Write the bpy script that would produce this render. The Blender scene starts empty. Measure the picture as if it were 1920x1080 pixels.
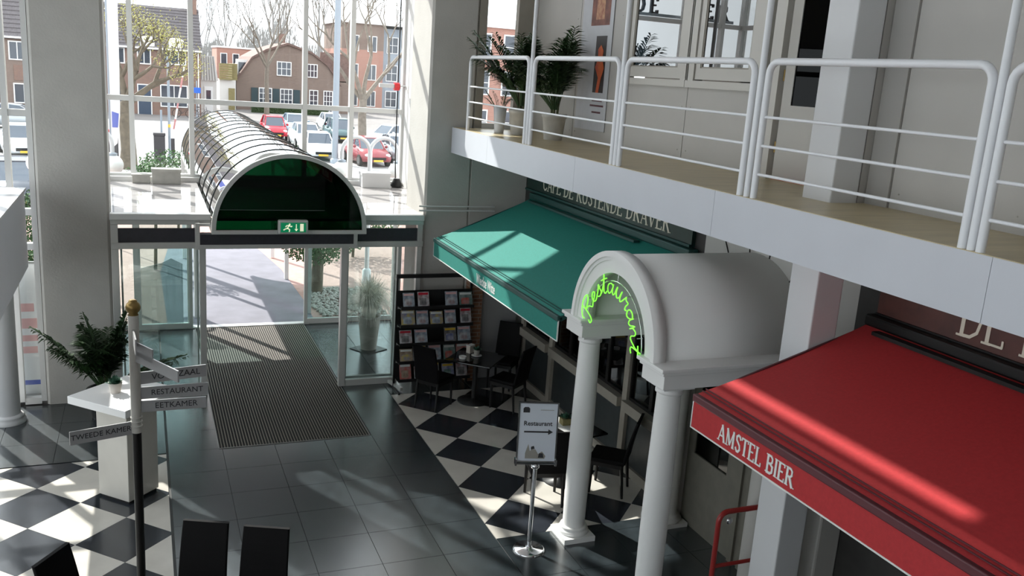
import bpy, math, random
from mathutils import Vector, Matrix
random.seed(7)
SC = bpy.context.scene
COL = SC.collection
# ------------------------------------------------------------------ camera
F_PX, YAW, PITCH, ROLL = 1665.9, 0.400937, 0.231631, 0.069257
fw = Vector((math.sin(YAW)*math.cos(PITCH), math.cos(YAW)*math.cos(PITCH), -math.sin(PITCH)))
r0 = Vector((math.cos(YAW), -math.sin(YAW), 0)); u0 = r0.cross(fw)
rt = r0*math.cos(ROLL) + u0*math.sin(ROLL); up = u0*math.cos(ROLL) - r0*math.sin(ROLL)
cd = bpy.data.cameras.new('camera'); cam = bpy.data.objects.new('camera', cd); COL.objects.link(cam)
cd.sensor_width = 36; cd.lens = 36*F_PX/1920; cd.clip_end = 600; cd.clip_start = 0.05
cam.matrix_world = Matrix(((rt.x, up.x, -fw.x, 0), (rt.y, up.y, -fw.y, 0), (rt.z, up.z, -fw.z, 5.0), (0, 0, 0, 1)))
SC.camera = cam
# ------------------------------------------------------------------ light
W = bpy.data.worlds.new('sky'); SC.world = W; W.use_nodes = True
wb = W.node_tree.nodes['Background']; wb.inputs[0].default_value = (0.90, 0.95, 1.0, 1); wb.inputs[1].default_value = 3.0
SUN_AZ, SUN_EL = math.radians(27.5), math.radians(40)
sd = bpy.data.lights.new('sun', 'SUN'); sd.energy = 9.0; sd.angle = math.radians(0.6); sd.color = (1.0, 0.96, 0.9)
so = bpy.data.objects.new('sun', sd); COL.objects.link(so)
sdir = Vector((math.sin(SUN_AZ)*math.cos(SUN_EL), -math.cos(SUN_AZ)*math.cos(SUN_EL), -math.sin(SUN_EL)))
so.rotation_euler = sdir.to_track_quat('-Z', 'Y').to_euler(); so.location = (-8, 30, 25)
SC.view_settings.view_transform = 'Standard'; SC.view_settings.look = 'None'
SC.view_settings.gamma = 1; SC.view_settings.exposure = 0.0; SC.view_settings.use_curve_mapping = False
SC.cycles.max_bounces = 10; SC.cycles.diffuse_bounces = 5; SC.cycles.glossy_bounces = 4
SC.cycles.transparent_max_bounces = 32; SC.cycles.sample_clamp_indirect = 3.5
SC.cycles.caustics_reflective = False; SC.cycles.caustics_refractive = False
# ------------------------------------------------------------------ materials
M = {}
def mat(name, col, rough=0.5, metal=0.0, var=0.0, scale=8.0, bump=0.0, bscale=60.0, spec=0.5, col2=None, emit=None, estr=0.0, stretch=None):
    m = bpy.data.materials.new(name); m.use_nodes = True; nt = m.node_tree; b = nt.nodes['Principled BSDF']
    b.inputs['Base Color'].default_value = (*col, 1); b.inputs['Roughness'].default_value = rough
    b.inputs['Metallic'].default_value = metal; b.inputs['Specular IOR Level'].default_value = spec
    if var > 0 or col2 or bump > 0:
        tc = nt.nodes.new('ShaderNodeTexCoord'); mp = nt.nodes.new('ShaderNodeMapping')
        if stretch: mp.inputs['Scale'].default_value = stretch
        nt.links.new(tc.outputs['Object'], mp.inputs[0])
    if var > 0 or col2:
        n = nt.nodes.new('ShaderNodeTexNoise'); n.inputs['Scale'].default_value = scale; n.inputs['Detail'].default_value = 4
        nt.links.new(mp.outputs[0], n.inputs['Vector'])
        r = nt.nodes.new('ShaderNodeValToRGB'); r.color_ramp.elements[0].position = .3; r.color_ramp.elements[1].position = .7
        a = col2 if col2 else tuple(min(1, c*(1+var)) for c in col); z = col if col2 else tuple(c*(1-var) for c in col)
        r.color_ramp.elements[0].color = (*z, 1); r.color_ramp.elements[1].color = (*a, 1)
        nt.links.new(n.outputs['Fac'], r.inputs[0]); nt.links.new(r.outputs[0], b.inputs['Base Color'])
    if bump > 0:
        n2 = nt.nodes.new('ShaderNodeTexNoise'); n2.inputs['Scale'].default_value = bscale; n2.inputs['Detail'].default_value = 3
        nt.links.new(mp.outputs[0], n2.inputs['Vector'])
        bp = nt.nodes.new('ShaderNodeBump'); bp.inputs['Strength'].default_value = bump; bp.inputs['Distance'].default_value = 0.01
        nt.links.new(n2.outputs['Fac'], bp.inputs['Height']); nt.links.new(bp.outputs[0], b.inputs['Normal'])
    if emit:
        b.inputs['Emission Color'].default_value = (*emit, 1); b.inputs['Emission Strength'].default_value = estr
    M[name] = m; return m
def glass(name, tint, base=0.04, gain=1.0, rough=0.0, gcol=(1, 1, 1)):
    """thin pane: light passes tinted, the surface mirrors by angle (fresnel)"""
    m = bpy.data.materials.new(name); m.use_nodes = True; nt = m.node_tree; nt.nodes.clear()
    o = nt.nodes.new('ShaderNodeOutputMaterial'); mx = nt.nodes.new('ShaderNodeMixShader')
    t = nt.nodes.new('ShaderNodeBsdfTransparent'); t.inputs[0].default_value = (*tint, 1)
    g = nt.nodes.new('ShaderNodeBsdfGlossy'); g.inputs['Roughness'].default_value = rough; g.inputs['Color'].default_value = (*gcol, 1)
    lw = nt.nodes.new('ShaderNodeLayerWeight'); lw.inputs[0].default_value = .5
    fr = nt.nodes.new('ShaderNodeMath'); fr.operation = 'POWER'; fr.inputs[1].default_value = 4.0; nt.links.new(lw.outputs['Facing'], fr.inputs[0])
    ma = nt.nodes.new('ShaderNodeMath'); ma.operation = 'MULTIPLY_ADD'; ma.use_clamp = True
    ma.inputs[1].default_value = gain; ma.inputs[2].default_value = base
    nt.links.new(fr.outputs[0], ma.inputs[0]); nt.links.new(ma.outputs[0], mx.inputs[0])
    nt.links.new(t.outputs[0], mx.inputs[1]); nt.links.new(g.outputs[0], mx.inputs[2]); nt.links.new(mx.outputs[0], o.inputs[0])
    M[name] = m; return m
def brickmat(name, c1, c2, mortar, scale=1.0, bw=.22, bh=.065):
    m = mat(name, c1, .85); nt = m.node_tree; b = nt.nodes['Principled BSDF']
    tc = nt.nodes.new('ShaderNodeTexCoord'); sp = nt.nodes.new('ShaderNodeSeparateXYZ'); ad = nt.nodes.new('ShaderNodeMath'); ad.operation = 'ADD'
    cb = nt.nodes.new('ShaderNodeCombineXYZ'); br = nt.nodes.new('ShaderNodeTexBrick')
    nt.links.new(tc.outputs['Object'], sp.inputs[0]); nt.links.new(sp.outputs[0], ad.inputs[0]); nt.links.new(sp.outputs[1], ad.inputs[1])
    nt.links.new(ad.outputs[0], cb.inputs[0]); nt.links.new(sp.outputs[2], cb.inputs[1]); nt.links.new(cb.outputs[0], br.inputs['Vector'])
    br.inputs['Color1'].default_value = (*c1, 1); br.inputs['Color2'].default_value = (*c2, 1); br.inputs['Mortar'].default_value = (*mortar, 1)
    br.inputs['Scale'].default_value = scale; br.inputs['Brick Width'].default_value = bw; br.inputs['Row Height'].default_value = bh; br.inputs['Mortar Size'].default_value = .008
    nt.links.new(br.outputs[0], b.inputs['Base Color']); return m
mat('portal_white', (.80, .80, .79), .4)
mat('rail_white', (.80, .81, .84), .3)
mat('olive_paint', (.15, .14, .115), .6, var=.1)
mat('plaster', (.50, .485, .455), .7, var=.04, scale=3, bump=.25, bscale=40)
mat('white_paint', (.66, .665, .68), .35)
mat('fascia', (.58, .60, .65), .35, var=.02, scale=2)
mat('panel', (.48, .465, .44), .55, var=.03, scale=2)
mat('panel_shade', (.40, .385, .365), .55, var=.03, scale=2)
mat('window_wood', (.54, .52, .48), .4)
mat('seam_dark', (.02, .02, .02), .8)
mat('screw', (.35, .33, .3), .4, .6)
mat('balcony_floor', (.52, .43, .26), .35, var=.12, scale=3, stretch=(.6, 4, 1))
mat('alu', (.62, .62, .60), .35, .35)
mat('alu_white', (.72, .72, .71), .35, .1)
mat('alu_dark', (.28, .27, .26), .4, .4)
mat('header_dark', (.035, .035, .045), .35, var=.15, scale=20)
mat('tile_dark', (.026, .034, .039), .24, var=.35, scale=5, spec=1.0); M['tile_dark'].node_tree.nodes['Principled BSDF'].inputs['IOR'].default_value = 1.68
mat('tile_light', (.60, .57, .52), .16, var=.07, scale=3)
mat('tile_grey', (.024, .028, .036), .2, var=.25, scale=4, spec=.9)
mat('floor_base', (.03, .03, .03), .5)
mat('mat_dark', (.018, .018, .017), .9, var=.3, scale=60)
mat('mat_rib', (.24, .215, .18), .6, .1)
mat('rib_dark', (.05, .055, .055), .55)
mat('chrome', (.75, .76, .78), .1, 1)
mat('steel', (.5, .5, .5), .3, .9)
mat('black_leather', (.004, .0035, .004), .6, spec=.12, bump=.15, bscale=180)
mat('black_wood', (.008, .007, .007), .4, spec=.3)
mat('black_metal', (.015, .015, .016), .4, .3)
mat('black_gloss', (.008, .008, .009), .06)
mat('rubber', (.02, .02, .02), .8)
mat('awning_green', (.012, .20, .165), .75, var=.08, scale=40, bump=.1, bscale=300)
mat('awning_red', (.42, .024, .028), .75, var=.08, scale=40, bump=.1, bscale=300)
mat('bar_green', (.01, .06, .055), .5)
mat('bar_red', (.09, .018, .025), .5)
mat('piping', (.75, .76, .74), .5)
mat('letter_white', (.72, .74, .72), .5)
mat('letter_cream', (.68, .63, .52), .5)
mat('sign_green', (.008, .03, .024), .4, var=.2)
mat('sign_brown', (.075, .022, .016), .5, var=.2)
mat('dark_wall', (.028, .026, .024), .6, var=.3, scale=4)
mat('frame_beige', (.30, .275, .235), .5, var=.06, scale=6)
mat('wainscot', (.03, .036, .038), .35, var=.2)
mat('sign_grey', (.46, .46, .47), .35, .3)
mat('ink', (.03, .03, .035), .6)
mat('paper', (.68, .72, .80), .4)
mat('paper_white', (.78, .78, .77), .5)
mat('desk_side', (.55, .53, .49), .45, var=.05, scale=3)
mat('desk_top', (.86, .86, .86), .3)
mat('terracotta_white', (.66, .60, .54), .55, var=.06)
mat('pot_grey', (.33, .31, .28), .55, var=.12, scale=6)
mat('pot_stone', (.48, .46, .42), .7, var=.1)
mat('soil', (.03, .02, .014), .95)
mat('leaf_palm', (.030, .070, .022), .45, var=.5, scale=3)
mat('leaf_succulent', (.035, .11, .07), .5, var=.3)
mat('palm_stem', (.10, .11, .04), .6)
mat('grass_white', (.80, .80, .72), .7, var=.2, scale=10)
mat('brass', (.30, .20, .07), .35, .7)
mat('red_tube', (.30, .02, .018), .3)
mat('neon', (.2, .9, .1), .4, emit=(.18, 1.0, .03), estr=1.5)
mat('exit_green', (.0, .22, .09), .4, emit=(.0, .3, .12), estr=.35)
mat('exit_white', (.8, .8, .6), .4, emit=(.9, .9, .65), estr=.6)
mat('poster_white', (.52, .53, .56), .4, var=.04)
mat('poster_dark', (.10, .03, .022), .5, col2=(.28, .10, .07), scale=7)
mat('poster_figure', (.70, .16, .02), .5, col2=(.5, .06, .02), scale=6)
mat('poster_black', (.02, .012, .012), .5)
mat('poster_gold', (.6, .36, .2), .5, col2=(.3, .08, .05), scale=12)
mat('ceiling', (.7, .7, .7), .8)
mat('wall_white', (.72, .71, .69), .8)
mat('interior_dark', (.05, .045, .04), .9)
mat('red_mat', (.45, .10, .05), .8)
mat('lamp_globe', (.86, .88, .86), .25)
mat('stone_box', (.42, .41, .38), .8, var=.1)
mat('cable_black', (.01, .01, .01), .6)
mat('red_plastic', (.7, .02, .03), .35)
# outside
mat('asphalt', (.17, .17, .20), .9, var=.12, scale=2)
mat('paver_pink', (.40, .25, .22), .9, var=.1, scale=6)
mat('paver_grey', (.30, .295, .29), .9, var=.12, scale=3)
mat('road', (.19, .175, .17), .9, var=.1, scale=.6)
mat('kerb', (.35, .33, .31), .9)
mat('gravel', (.38, .36, .33), .85, var=.4, scale=30)
brickmat('brick_brown', (.24, .135, .10), (.19, .11, .09), (.26, .2, .17))
brickmat('brick_grey', (.22, .155, .125), (.18, .125, .105), (.27, .22, .19))
brickmat('brick_pink', (.42, .20, .15), (.36, .17, .13), (.42, .3, .26))
brickmat('brick_inside', (.35, .17, .10), (.26, .12, .07), (.4, .33, .27))
mat('roof_tile', (.13, .115, .12), .8, var=.25, scale=6, stretch=(3, 1, 1))
mat('roof_brown', (.16, .10, .085), .8, var=.25, scale=6)
mat('plaster_out', (.62, .60, .58), .8)
mat('timber_olive', (.24, .20, .09), .8, var=.15)
mat('frame_white', (.80, .80, .80), .5)
mat('pane_out', (.045, .055, .075), .08, spec=.8)
mat('shutter', (.025, .05, .06), .6)
mat('door_blue', (.04, .06, .10), .4)
mat('bark', (.14, .115, .085), .9, var=.25, scale=6)
mat('bark_grey', (.20, .17, .14), .9, var=.2, scale=6)
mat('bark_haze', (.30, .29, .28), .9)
mat('bud', (.34, .32, .07), .6, var=.25)
mat('hedge', (.05, .085, .03), .8, var=.4, scale=20)
mat('bush', (.045, .11, .03), .7, var=.5, scale=20)
mat('grass_yellow', (.32, .34, .04), .7, var=.3)
mat('pole_grey', (.30, .34, .39), .5, .2)
mat('barrier_red', (.5, .22, .22), .5)
mat('sign_blue', (.02, .12, .55), .4)
mat('bin_dark', (.05, .045, .05), .6)
mat('car_white', (.72, .76, .80), .2); mat('car_silver', (.42, .45, .48), .25, .3); mat('car_red', (.50, .03, .05), .2)
mat('car_blue', (.30, .38, .45), .2, .2); mat('car_teal', (.06, .11, .12), .2); mat('car_dark', (.06, .07, .09), .2); mat('car_maroon', (.28, .05, .06), .2)
mat('car_glass', (.06, .08, .11), .05, spec=.9); mat('tyre', (.02, .02, .02), .9); mat('plate', (.75, .5, .05), .5)
mat('tail_red', (.55, .02, .02), .25); mat('headlamp', (.75, .78, .8), .1)
mat('banner_white', (.74, .75, .77), .6); mat('banner_red', (.70, .42, .42), .6); mat('banner_blue', (.12, .16, .5), .5)
glass('glass_clear', (.96, .975, .97), .02, .7)
glass('glass_door', (.90, .955, .95), .04, .8)
glass('glass_window', (.10, .12, .13), .16, 1.6)
glass('glass_dim', (.10, .13, .14), .05, 1.2)
glass('glass_green', (.12, .42, .31), .42, 1.2)
glass('glass_green_end', (.022, .14, .075), .015, .8)
glass('glass_table', (.10, .11, .12), .05, 1.2)
glass('glass_frost', (.62, .66, .66), .10, .4, .4)
glass('glass_black', (.02, .022, .022), .01, .25)
# ------------------------------------------------------------------ helpers
class MB:
    def __init__(s): s.v = []; s.f = []; s.sm = []
    def add(s, vs, fs, smooth=False):
        n = len(s.v); s.v += [tuple(v) for v in vs]
        for f in fs: s.f.append(tuple(i+n for i in f)); s.sm.append(smooth)
        return s
    def box(s, x0, x1, y0, y1, z0, z1, T=None):
        vs = [Vector((x, y, z)) for z in (z0, z1) for y in (y0, y1) for x in (x0, x1)]
        if T: vs = [T @ v for v in vs]
        return s.add(vs, [(0, 2, 3, 1), (4, 5, 7, 6), (0, 1, 5, 4), (2, 6, 7, 3), (0, 4, 6, 2), (1, 3, 7, 5)])
    def bar(s, a, b, w, h):
        a = Vector(a); b = Vector(b); d = (b-a); L = d.length; q = d.to_track_quat('X', 'Z').to_matrix().to_4x4()
        return s.box(0, L, -w/2, w/2, -h/2, h/2, Matrix.Translation(a) @ q)
    def tube(s, pts, r, n=8, closed=False, cap=True):
        P = [Vector(p) for p in pts]; m = len(P); rs = r if isinstance(r, (list, tuple)) else [r]*m
        rings = []; prev = None
        for i in range(m):
            if closed: t = P[(i+1) % m]-P[i-1]
            else: t = P[min(i+1, m-1)]-P[max(i-1, 0)]
            t.normalize()
            if prev is None:
                a = Vector((0, 0, 1)) if abs(t.z) < .9 else Vector((1, 0, 0)); nrm = t.cross(a).normalized()
            else:
                nrm = prev - t*prev.dot(t)
                nrm = nrm.normalized() if nrm.length > 1e-6 else t.orthogonal().normalized()
            prev = nrm; bn = t.cross(nrm)
            rings.append([P[i] + (nrm*math.cos(2*math.pi*k/n) + bn*math.sin(2*math.pi*k/n))*rs[i] for k in range(n)])
        vs = [v for rg in rings for v in rg]; fs = []
        for i in range(m if closed else m-1):
            j = (i+1) % m
            for k in range(n): fs.append((i*n+k, i*n+(k+1) % n, j*n+(k+1) % n, j*n+k))
        s.add(vs, fs, True)
        if cap and not closed:
            s.add(rings[0], [tuple(range(n))[::-1]]); s.add(rings[-1], [tuple(range(n))])
        return s
    def cyl(s, a, b, r, r2=None, n=16): return s.tube([a, b], [r, r if r2 is None else r2], n)
    def lathe(s, prof, n=24, c=(0, 0, 0), cap=True):
        vs = []; m = len(prof)
        for (r, z) in prof:
            for k in range(n): vs.append((c[0]+r*math.cos(2*math.pi*k/n), c[1]+r*math.sin(2*math.pi*k/n), c[2]+z))
        fs = [(i*n+k, i*n+(k+1) % n, (i+1)*n+(k+1) % n, (i+1)*n+k) for i in range(m-1) for k in range(n)]
        s.add(vs, fs, True)
        if cap: s.add(vs[:n], [tuple(range(n))[::-1]]); s.add(vs[-n:], [tuple(range(n))])
        return s
    def prism(s, poly, h, T=None):
        """polygon in local xy extruded 0..h along local z"""
        n = len(poly); vs = [Vector((p[0], p[1], 0)) for p in poly]+[Vector((p[0], p[1], h)) for p in poly]
        if T: vs = [T @ v for v in vs]
        fs = [tuple(range(n))[::-1], tuple(range(n, 2*n))]+[(i, (i+1) % n, n+(i+1) % n, n+i) for i in range(n)]
        return s.add(vs, fs)
    def sphere(s, c, r, n=16, m=10, sq=(1, 1, 1)):
        c = Vector(c); prof = []
        vs = []; fs = []
        for i in range(m+1):
            t = math.pi*i/m
            for k in range(n): vs.append((c.x+sq[0]*r*math.sin(t)*math.cos(2*math.pi*k/n), c.y+sq[1]*r*math.sin(t)*math.sin(2*math.pi*k/n), c.z-sq[2]*r*math.cos(t)))
        for i in range(m):
            for k in range(n): fs.append((i*n+k, i*n+(k+1) % n, (i+1)*n+(k+1) % n, (i+1)*n+k))
        return s.add(vs, fs, True)
    def mesh(s, name):
        me = bpy.data.meshes.new(name); me.from_pydata(s.v, [], s.f)
        me.polygons.foreach_set('use_smooth', s.sm); me.validate(); me.update(); return me
def link(name, me, m, parent=None, loc=None, rz=None, bev=0):
    o = bpy.data.objects.new(name, me); COL.objects.link(o)
    if m is not None and me is not None and not me.materials: me.materials.append(M[m] if isinstance(m, str) else m)
    if parent: o.parent = parent
    if loc: o.location = loc
    if rz: o.rotation_euler = (0, 0, rz)
    if bev: b = o.modifiers.new('bevel', 'BEVEL'); b.width = bev; b.segments = 2; b.limit_method = 'ANGLE'
    return o
def part(name, mb, m, parent=None, **k): return link(name, mb.mesh(name), m, parent, **k)
def tag(o, label, cat=None, group=None):
    o['label'] = label
    if cat: o['category'] = cat
    if group: o['group'] = group
    return o
def thing(name, label, cat, loc=(0, 0, 0), rz=0, group=None):
    o = bpy.data.objects.new(name, None); COL.objects.link(o); o.location = loc; o.rotation_euler = (0, 0, rz); o.empty_display_size = .1
    return tag(o, label, cat, group)
def struct(o, label=None):
    o['kind'] = 'structure'
    if label: o['label'] = label
    return o
def sroot(name, label=None): 
    o = bpy.data.objects.new(name, None); COL.objects.link(o); return struct(o, label)
def stuff(o): o['kind'] = 'stuff'; return o
def copy_tree(o, parent=None):
    c = o.copy(); COL.objects.link(c); c.parent = parent
    for ch in list(o.children): copy_tree(ch, c)
    return c
def B(*a): return MB().box(*a)
def arc_pts(c, r, a0, a1, n, ax='yz', fixed=0):
    out = []
    for i in range(n+1):
        a = a0+(a1-a0)*i/n
        if ax == 'yz': out.append((fixed, c[0]+r*math.cos(a), c[1]+r*math.sin(a)))
        else: out.append((c[0]+r*math.cos(a), fixed, c[1]+r*math.sin(a)))
    return out
def smooth_pts(P, k=6):
    P = [Vector(p) for p in P]; out = []
    for i in range(len(P)-1):
        a = P[max(i-1, 0)]; b = P[i]; c = P[i+1]; d = P[min(i+2, len(P)-1)]
        for j in range(k):
            t = j/k
            out.append(.5*((2*b)+(c-a)*t+(2*a-5*b+4*c-d)*t*t+(3*b-a-3*c+d)*t**3))
    out.append(P[-1]); return out
def clip_poly(poly, x0, x1, y0, y1):
    def cl(P, f, g):
        out = []
        for i in range(len(P)):
            a, b = P[i-1], P[i]; fa, fb = f(a), f(b)
            if fa >= 0: 
                if fb >= 0: out.append(b)
                else: t = fa/(fa-fb); out.append((a[0]+(b[0]-a[0])*t, a[1]+(b[1]-a[1])*t))
            elif fb >= 0:
                t = fa/(fa-fb); out.append((a[0]+(b[0]-a[0])*t, a[1]+(b[1]-a[1])*t)); out.append(b)
        return out
    for f in (lambda p: p[0]-x0, lambda p: x1-p[0], lambda p: p[1]-y0, lambda p: y1-p[1]):
        if len(poly) < 3: return []
        poly = cl(poly, f, None)
    return poly
def area(P): return abs(sum(P[i-1][0]*P[i][1]-P[i][0]*P[i-1][1] for i in range(len(P))))/2
def frame4(o, e1, e2, n):
    e1 = Vector(e1).normalized(); e2 = Vector(e2).normalized(); n = Vector(n).normalized(); o = Vector(o)
    return Matrix(((e1.x, e2.x, n.x, o.x), (e1.y, e2.y, n.y, o.y), (e1.z, e2.z, n.z, o.z), (0, 0, 0, 1)))
def text_obj(txt, size, T, m, parent, name='lettering', sx=1.0, off=0.0, align='CENTER', ext=.002):
    cu = bpy.data.curves.new('txt', 'FONT'); cu.body = txt; cu.size = size; cu.extrude = ext; cu.offset = off
    cu.align_x = align; cu.align_y = 'CENTER'; cu.resolution_u = 3
    to = bpy.data.objects.new('txt', cu); COL.objects.link(to)
    me = bpy.data.meshes.new_from_object(to.evaluated_get(bpy.context.evaluated_depsgraph_get()))
    bpy.data.objects.remove(to); bpy.data.curves.remove(cu)
    A = T @ Matrix.Diagonal((sx, 1, 1, 1)); n = len(me.vertices); par = list(range(n))
    def find(i):
        while par[i] != i: par[i] = par[par[i]]; i = par[i]
        return i
    for e in me.edges:
        a, b = find(e.vertices[0]), find(e.vertices[1])
        if a != b: par[a] = b
    isl = {}
    for i in range(n): isl.setdefault(find(i), []).append(i)
    boxes = sorted([[min(me.vertices[i].co.x for i in v), max(me.vertices[i].co.x for i in v), list(v)] for v in isl.values()])
    grp = []
    for b in boxes:                       # pieces of one glyph (a dot and its stem) share a span
        if grp and b[0] < grp[-1][1]-.15*(b[1]-b[0]): grp[-1][1] = max(grp[-1][1], b[1]); grp[-1][2] += b[2]
        else: grp.append(b)
    for g in grp:
        ix = {v: k for k, v in enumerate(g[2])}; mb = MB(); mb.v = [tuple(A @ me.vertices[i].co) for i in g[2]]
        for p in me.polygons:
            if p.vertices[0] in ix: mb.f.append(tuple(ix[v] for v in p.vertices)); mb.sm.append(False)
        part('letter', mb, m, parent)
    bpy.data.meshes.remove(me)
# serif capital strokes: (polyline, thickness) and serif points, unit height
SER = {
 'A': (.82, [([(.10, 0), (.42, 1)], .5), ([(.40, 1), (.72, 0)], 1), ([(.22, .34), (.60, .34)], .5)], [(.10, 0), (.72, 0)]),
 'B': (.72, [([(.15, 0), (.15, 1)], 1), ([(.15, .96), (.42, .96), (.56, .86), (.56, .66), (.42, .54), (.15, .54)], .7), ([(.40, .54), (.62, .42), (.62, .14), (.45, .03), (.15, .03)], .8)], [(.12, 0), (.12, 1)]),
 'C': (.76, [([(.66, .78), (.55, .93), (.38, .97), (.2, .84), (.12, .5), (.2, .16), (.38, .03), (.55, .07), (.67, .22)], .8)], []),
 'D': (.80, [([(.15, 0), (.15, 1)], 1), ([(.15, .96), (.42, .95), (.62, .8), (.69, .5), (.62, .2), (.42, .05), (.15, .04)], .7)], [(.12, 0), (.12, 1)]),
 'E': (.68, [([(.15, 0), (.15, 1)], 1), ([(.15, .96), (.58, .96), (.58, .82)], .5), ([(.15, .52), (.48, .52)], .5), ([(.15, .04), (.62, .04), (.62, .2)], .5)], [(.12, 0), (.12, 1)]),
 'F': (.64, [([(.15, 0), (.15, 1)], 1), ([(.15, .96), (.58, .96), (.58, .82)], .5), ([(.15, .52), (.48, .52)], .5)], [(.15, 0), (.12, 1)]),
 'I': (.36, [([(.18, 0), (.18, 1)], 1)], [(.18, 0), (.18, 1)]),
 'L': (.64, [([(.15, 0), (.15, 1)], 1), ([(.15, .04), (.58, .04), (.58, .22)], .5)], [(.15, 1), (.12, 0)]),
 'M': (1.0, [([(.15, 0), (.15, 1)], .5), ([(.15, 1), (.49, .1)], 1), ([(.49, .1), (.83, 1)], .5), ([(.83, 1), (.83, 0)], 1)], [(.15, 0), (.83, 0)]),
 'N': (.86, [([(.15, 0), (.15, 1)], .5), ([(.15, 1), (.68, 0)], 1), ([(.68, 0), (.68, 1)], .5)], [(.15, 0), (.68, 1)]),
 'R': (.78, [([(.15, 0), (.15, 1)], 1), ([(.15, .96), (.42, .96), (.56, .86), (.56, .64), (.42, .52), (.15, .52)], .7), ([(.38, .52), (.68, 0)], 1)], [(.15, 0), (.12, 1), (.70, 0)]),
 'S': (.62, [([(.52, .78), (.44, .93), (.3, .97), (.14, .86), (.16, .66), (.46, .42), (.52, .2), (.38, .04), (.22, .04), (.1, .2)], .8)], []),
 'T': (.72, [([(.36, 0), (.36, 1)], 1), ([(.06, .82), (.06, .96), (.66, .96), (.66, .82)], .5)], [(.36, 0)]),
 'U': (.84, [([(.15, 1), (.15, .3), (.26, .06), (.45, .03), (.6, .1), (.68, .3), (.68, 1)], .8)], [(.15, 1), (.68, 1)]),
 'V': (.82, [([(.10, 1), (.42, 0)], 1), ([(.42, 0), (.74, 1)], .5)], [(.10, 1), (.74, 1)]),
 ' ': (.42, [], [])}
def ribbon(mb, pts, hw, T, d):
    for i in range(len(pts)-1):
        a = Vector((*pts[i], 0)); b = Vector((*pts[i+1], 0)); t = (b-a).normalized(); n = Vector((-t.y, t.x, 0))
        e = t*hw*.5 if len(pts) > 2 else Vector()
        q = [a-e-n*hw, b+e-n*hw, b+e+n*hw, a-e+n*hw]
        mb.prism([(p.x, p.y) for p in q], d*(1+.06*(i % 4)), T)
def serif_text(txt, T, h, m, parent, w=.07, sx=1.0, depth=.004, total=None):
    adv = sum(SER[c][0] for c in txt); sc = sx*h
    if total: sc = total/adv
    x = 0.0
    for c in txt:
        wd, st, se = SER[c]
        if st:
            mb = MB(); S = T @ Matrix.Translation((x*sc, 0, 0)) @ Matrix.Diagonal((sc, h, 1, 1))
            for q_, (pl, th) in enumerate(st): ribbon(mb, pl, w*th, S, depth*(1+.27*q_))
            for (px, py) in se: ribbon(mb, [(px-.14, py+(.025 if py < .5 else -.025)), (px+.14, py+(.025 if py < .5 else -.025))], .028, S, depth*.9)
            part('letter', mb, m, parent)
        x += wd
# fronds for palms: one mesh per frond (rachis + narrow leaflets on both sides)
def frond_mesh(L, droop, nl=26, leaf=.3, seed=0, wid=.012):
    rd = random.Random(seed); mb = MB(); pts = []
    for i in range(13):
        t = i/12; pts.append(Vector((L*t*math.cos(droop*t*.5)*.75, 0, L*(t*.95-droop*.45*t*t))))
    mb.tube(pts, [.009*(1-.8*i/12)+.002 for i in range(13)], 5)
    for i in range(nl):
        t = .22+.78*i/(nl-1); k = t*12; i0 = min(int(k), 11); p = pts[i0].lerp(pts[i0+1], k-i0); tg = (pts[i0+1]-pts[i0]).normalized()
        ll = leaf*(math.sin(math.pi*min(1, .15+t*.85))*.75+.3)*rd.uniform(.85, 1.1)
        for sd in (-1, 1):
            d = (tg*rd.uniform(.55, .85)+Vector((0, sd*rd.uniform(.7, 1.0), -.05)) + Vector((0, 0, rd.uniform(-.15, .2)))).normalized()
            n = d.cross(Vector((0, 0, 1))); n = n.normalized() if n.length > .01 else Vector((1, 0, 0))
            m1 = p+d*ll*.5+Vector((0, 0, .0)); e = p+d*ll+Vector((0, 0, -ll*.28))
            mb.add([p-n*wid*.4, p+n*wid*.4, m1+n*wid, e, m1-n*wid], [(0, 1, 2, 4), (4, 2, 3)])
    return mb.mesh('frond')
FRONDS = [frond_mesh(1.0, .5+.28*i, seed=i) for i in range(4)]
for f in FRONDS: f.materials.append(M['leaf_palm'])
def palm(root, loc, n, hmin, hmax, spread, seed, base=0.0, avoid=None):
    rd = random.Random(seed)
    for i in range(n):
        o = link('frond', FRONDS[rd.randrange(4)], None, root)
        t = i/n; az = i*2.4+rd.uniform(-.3, .3); s = rd.uniform(hmin, hmax)
        tilt = spread*(.15+.85*((i*.618) % 1))
        if avoid is not None and math.cos(az-avoid) > .1: tilt *= .2; s *= .85
        o.matrix_local = Matrix.Translation((loc[0]+.05*math.cos(az), loc[1]+.05*math.sin(az), loc[2]+base)) @ Matrix.Rotation(az, 4, 'Z') @ Matrix.Rotation(tilt-.75, 4, 'Y') @ Matrix.Scale(s, 4)
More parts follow.
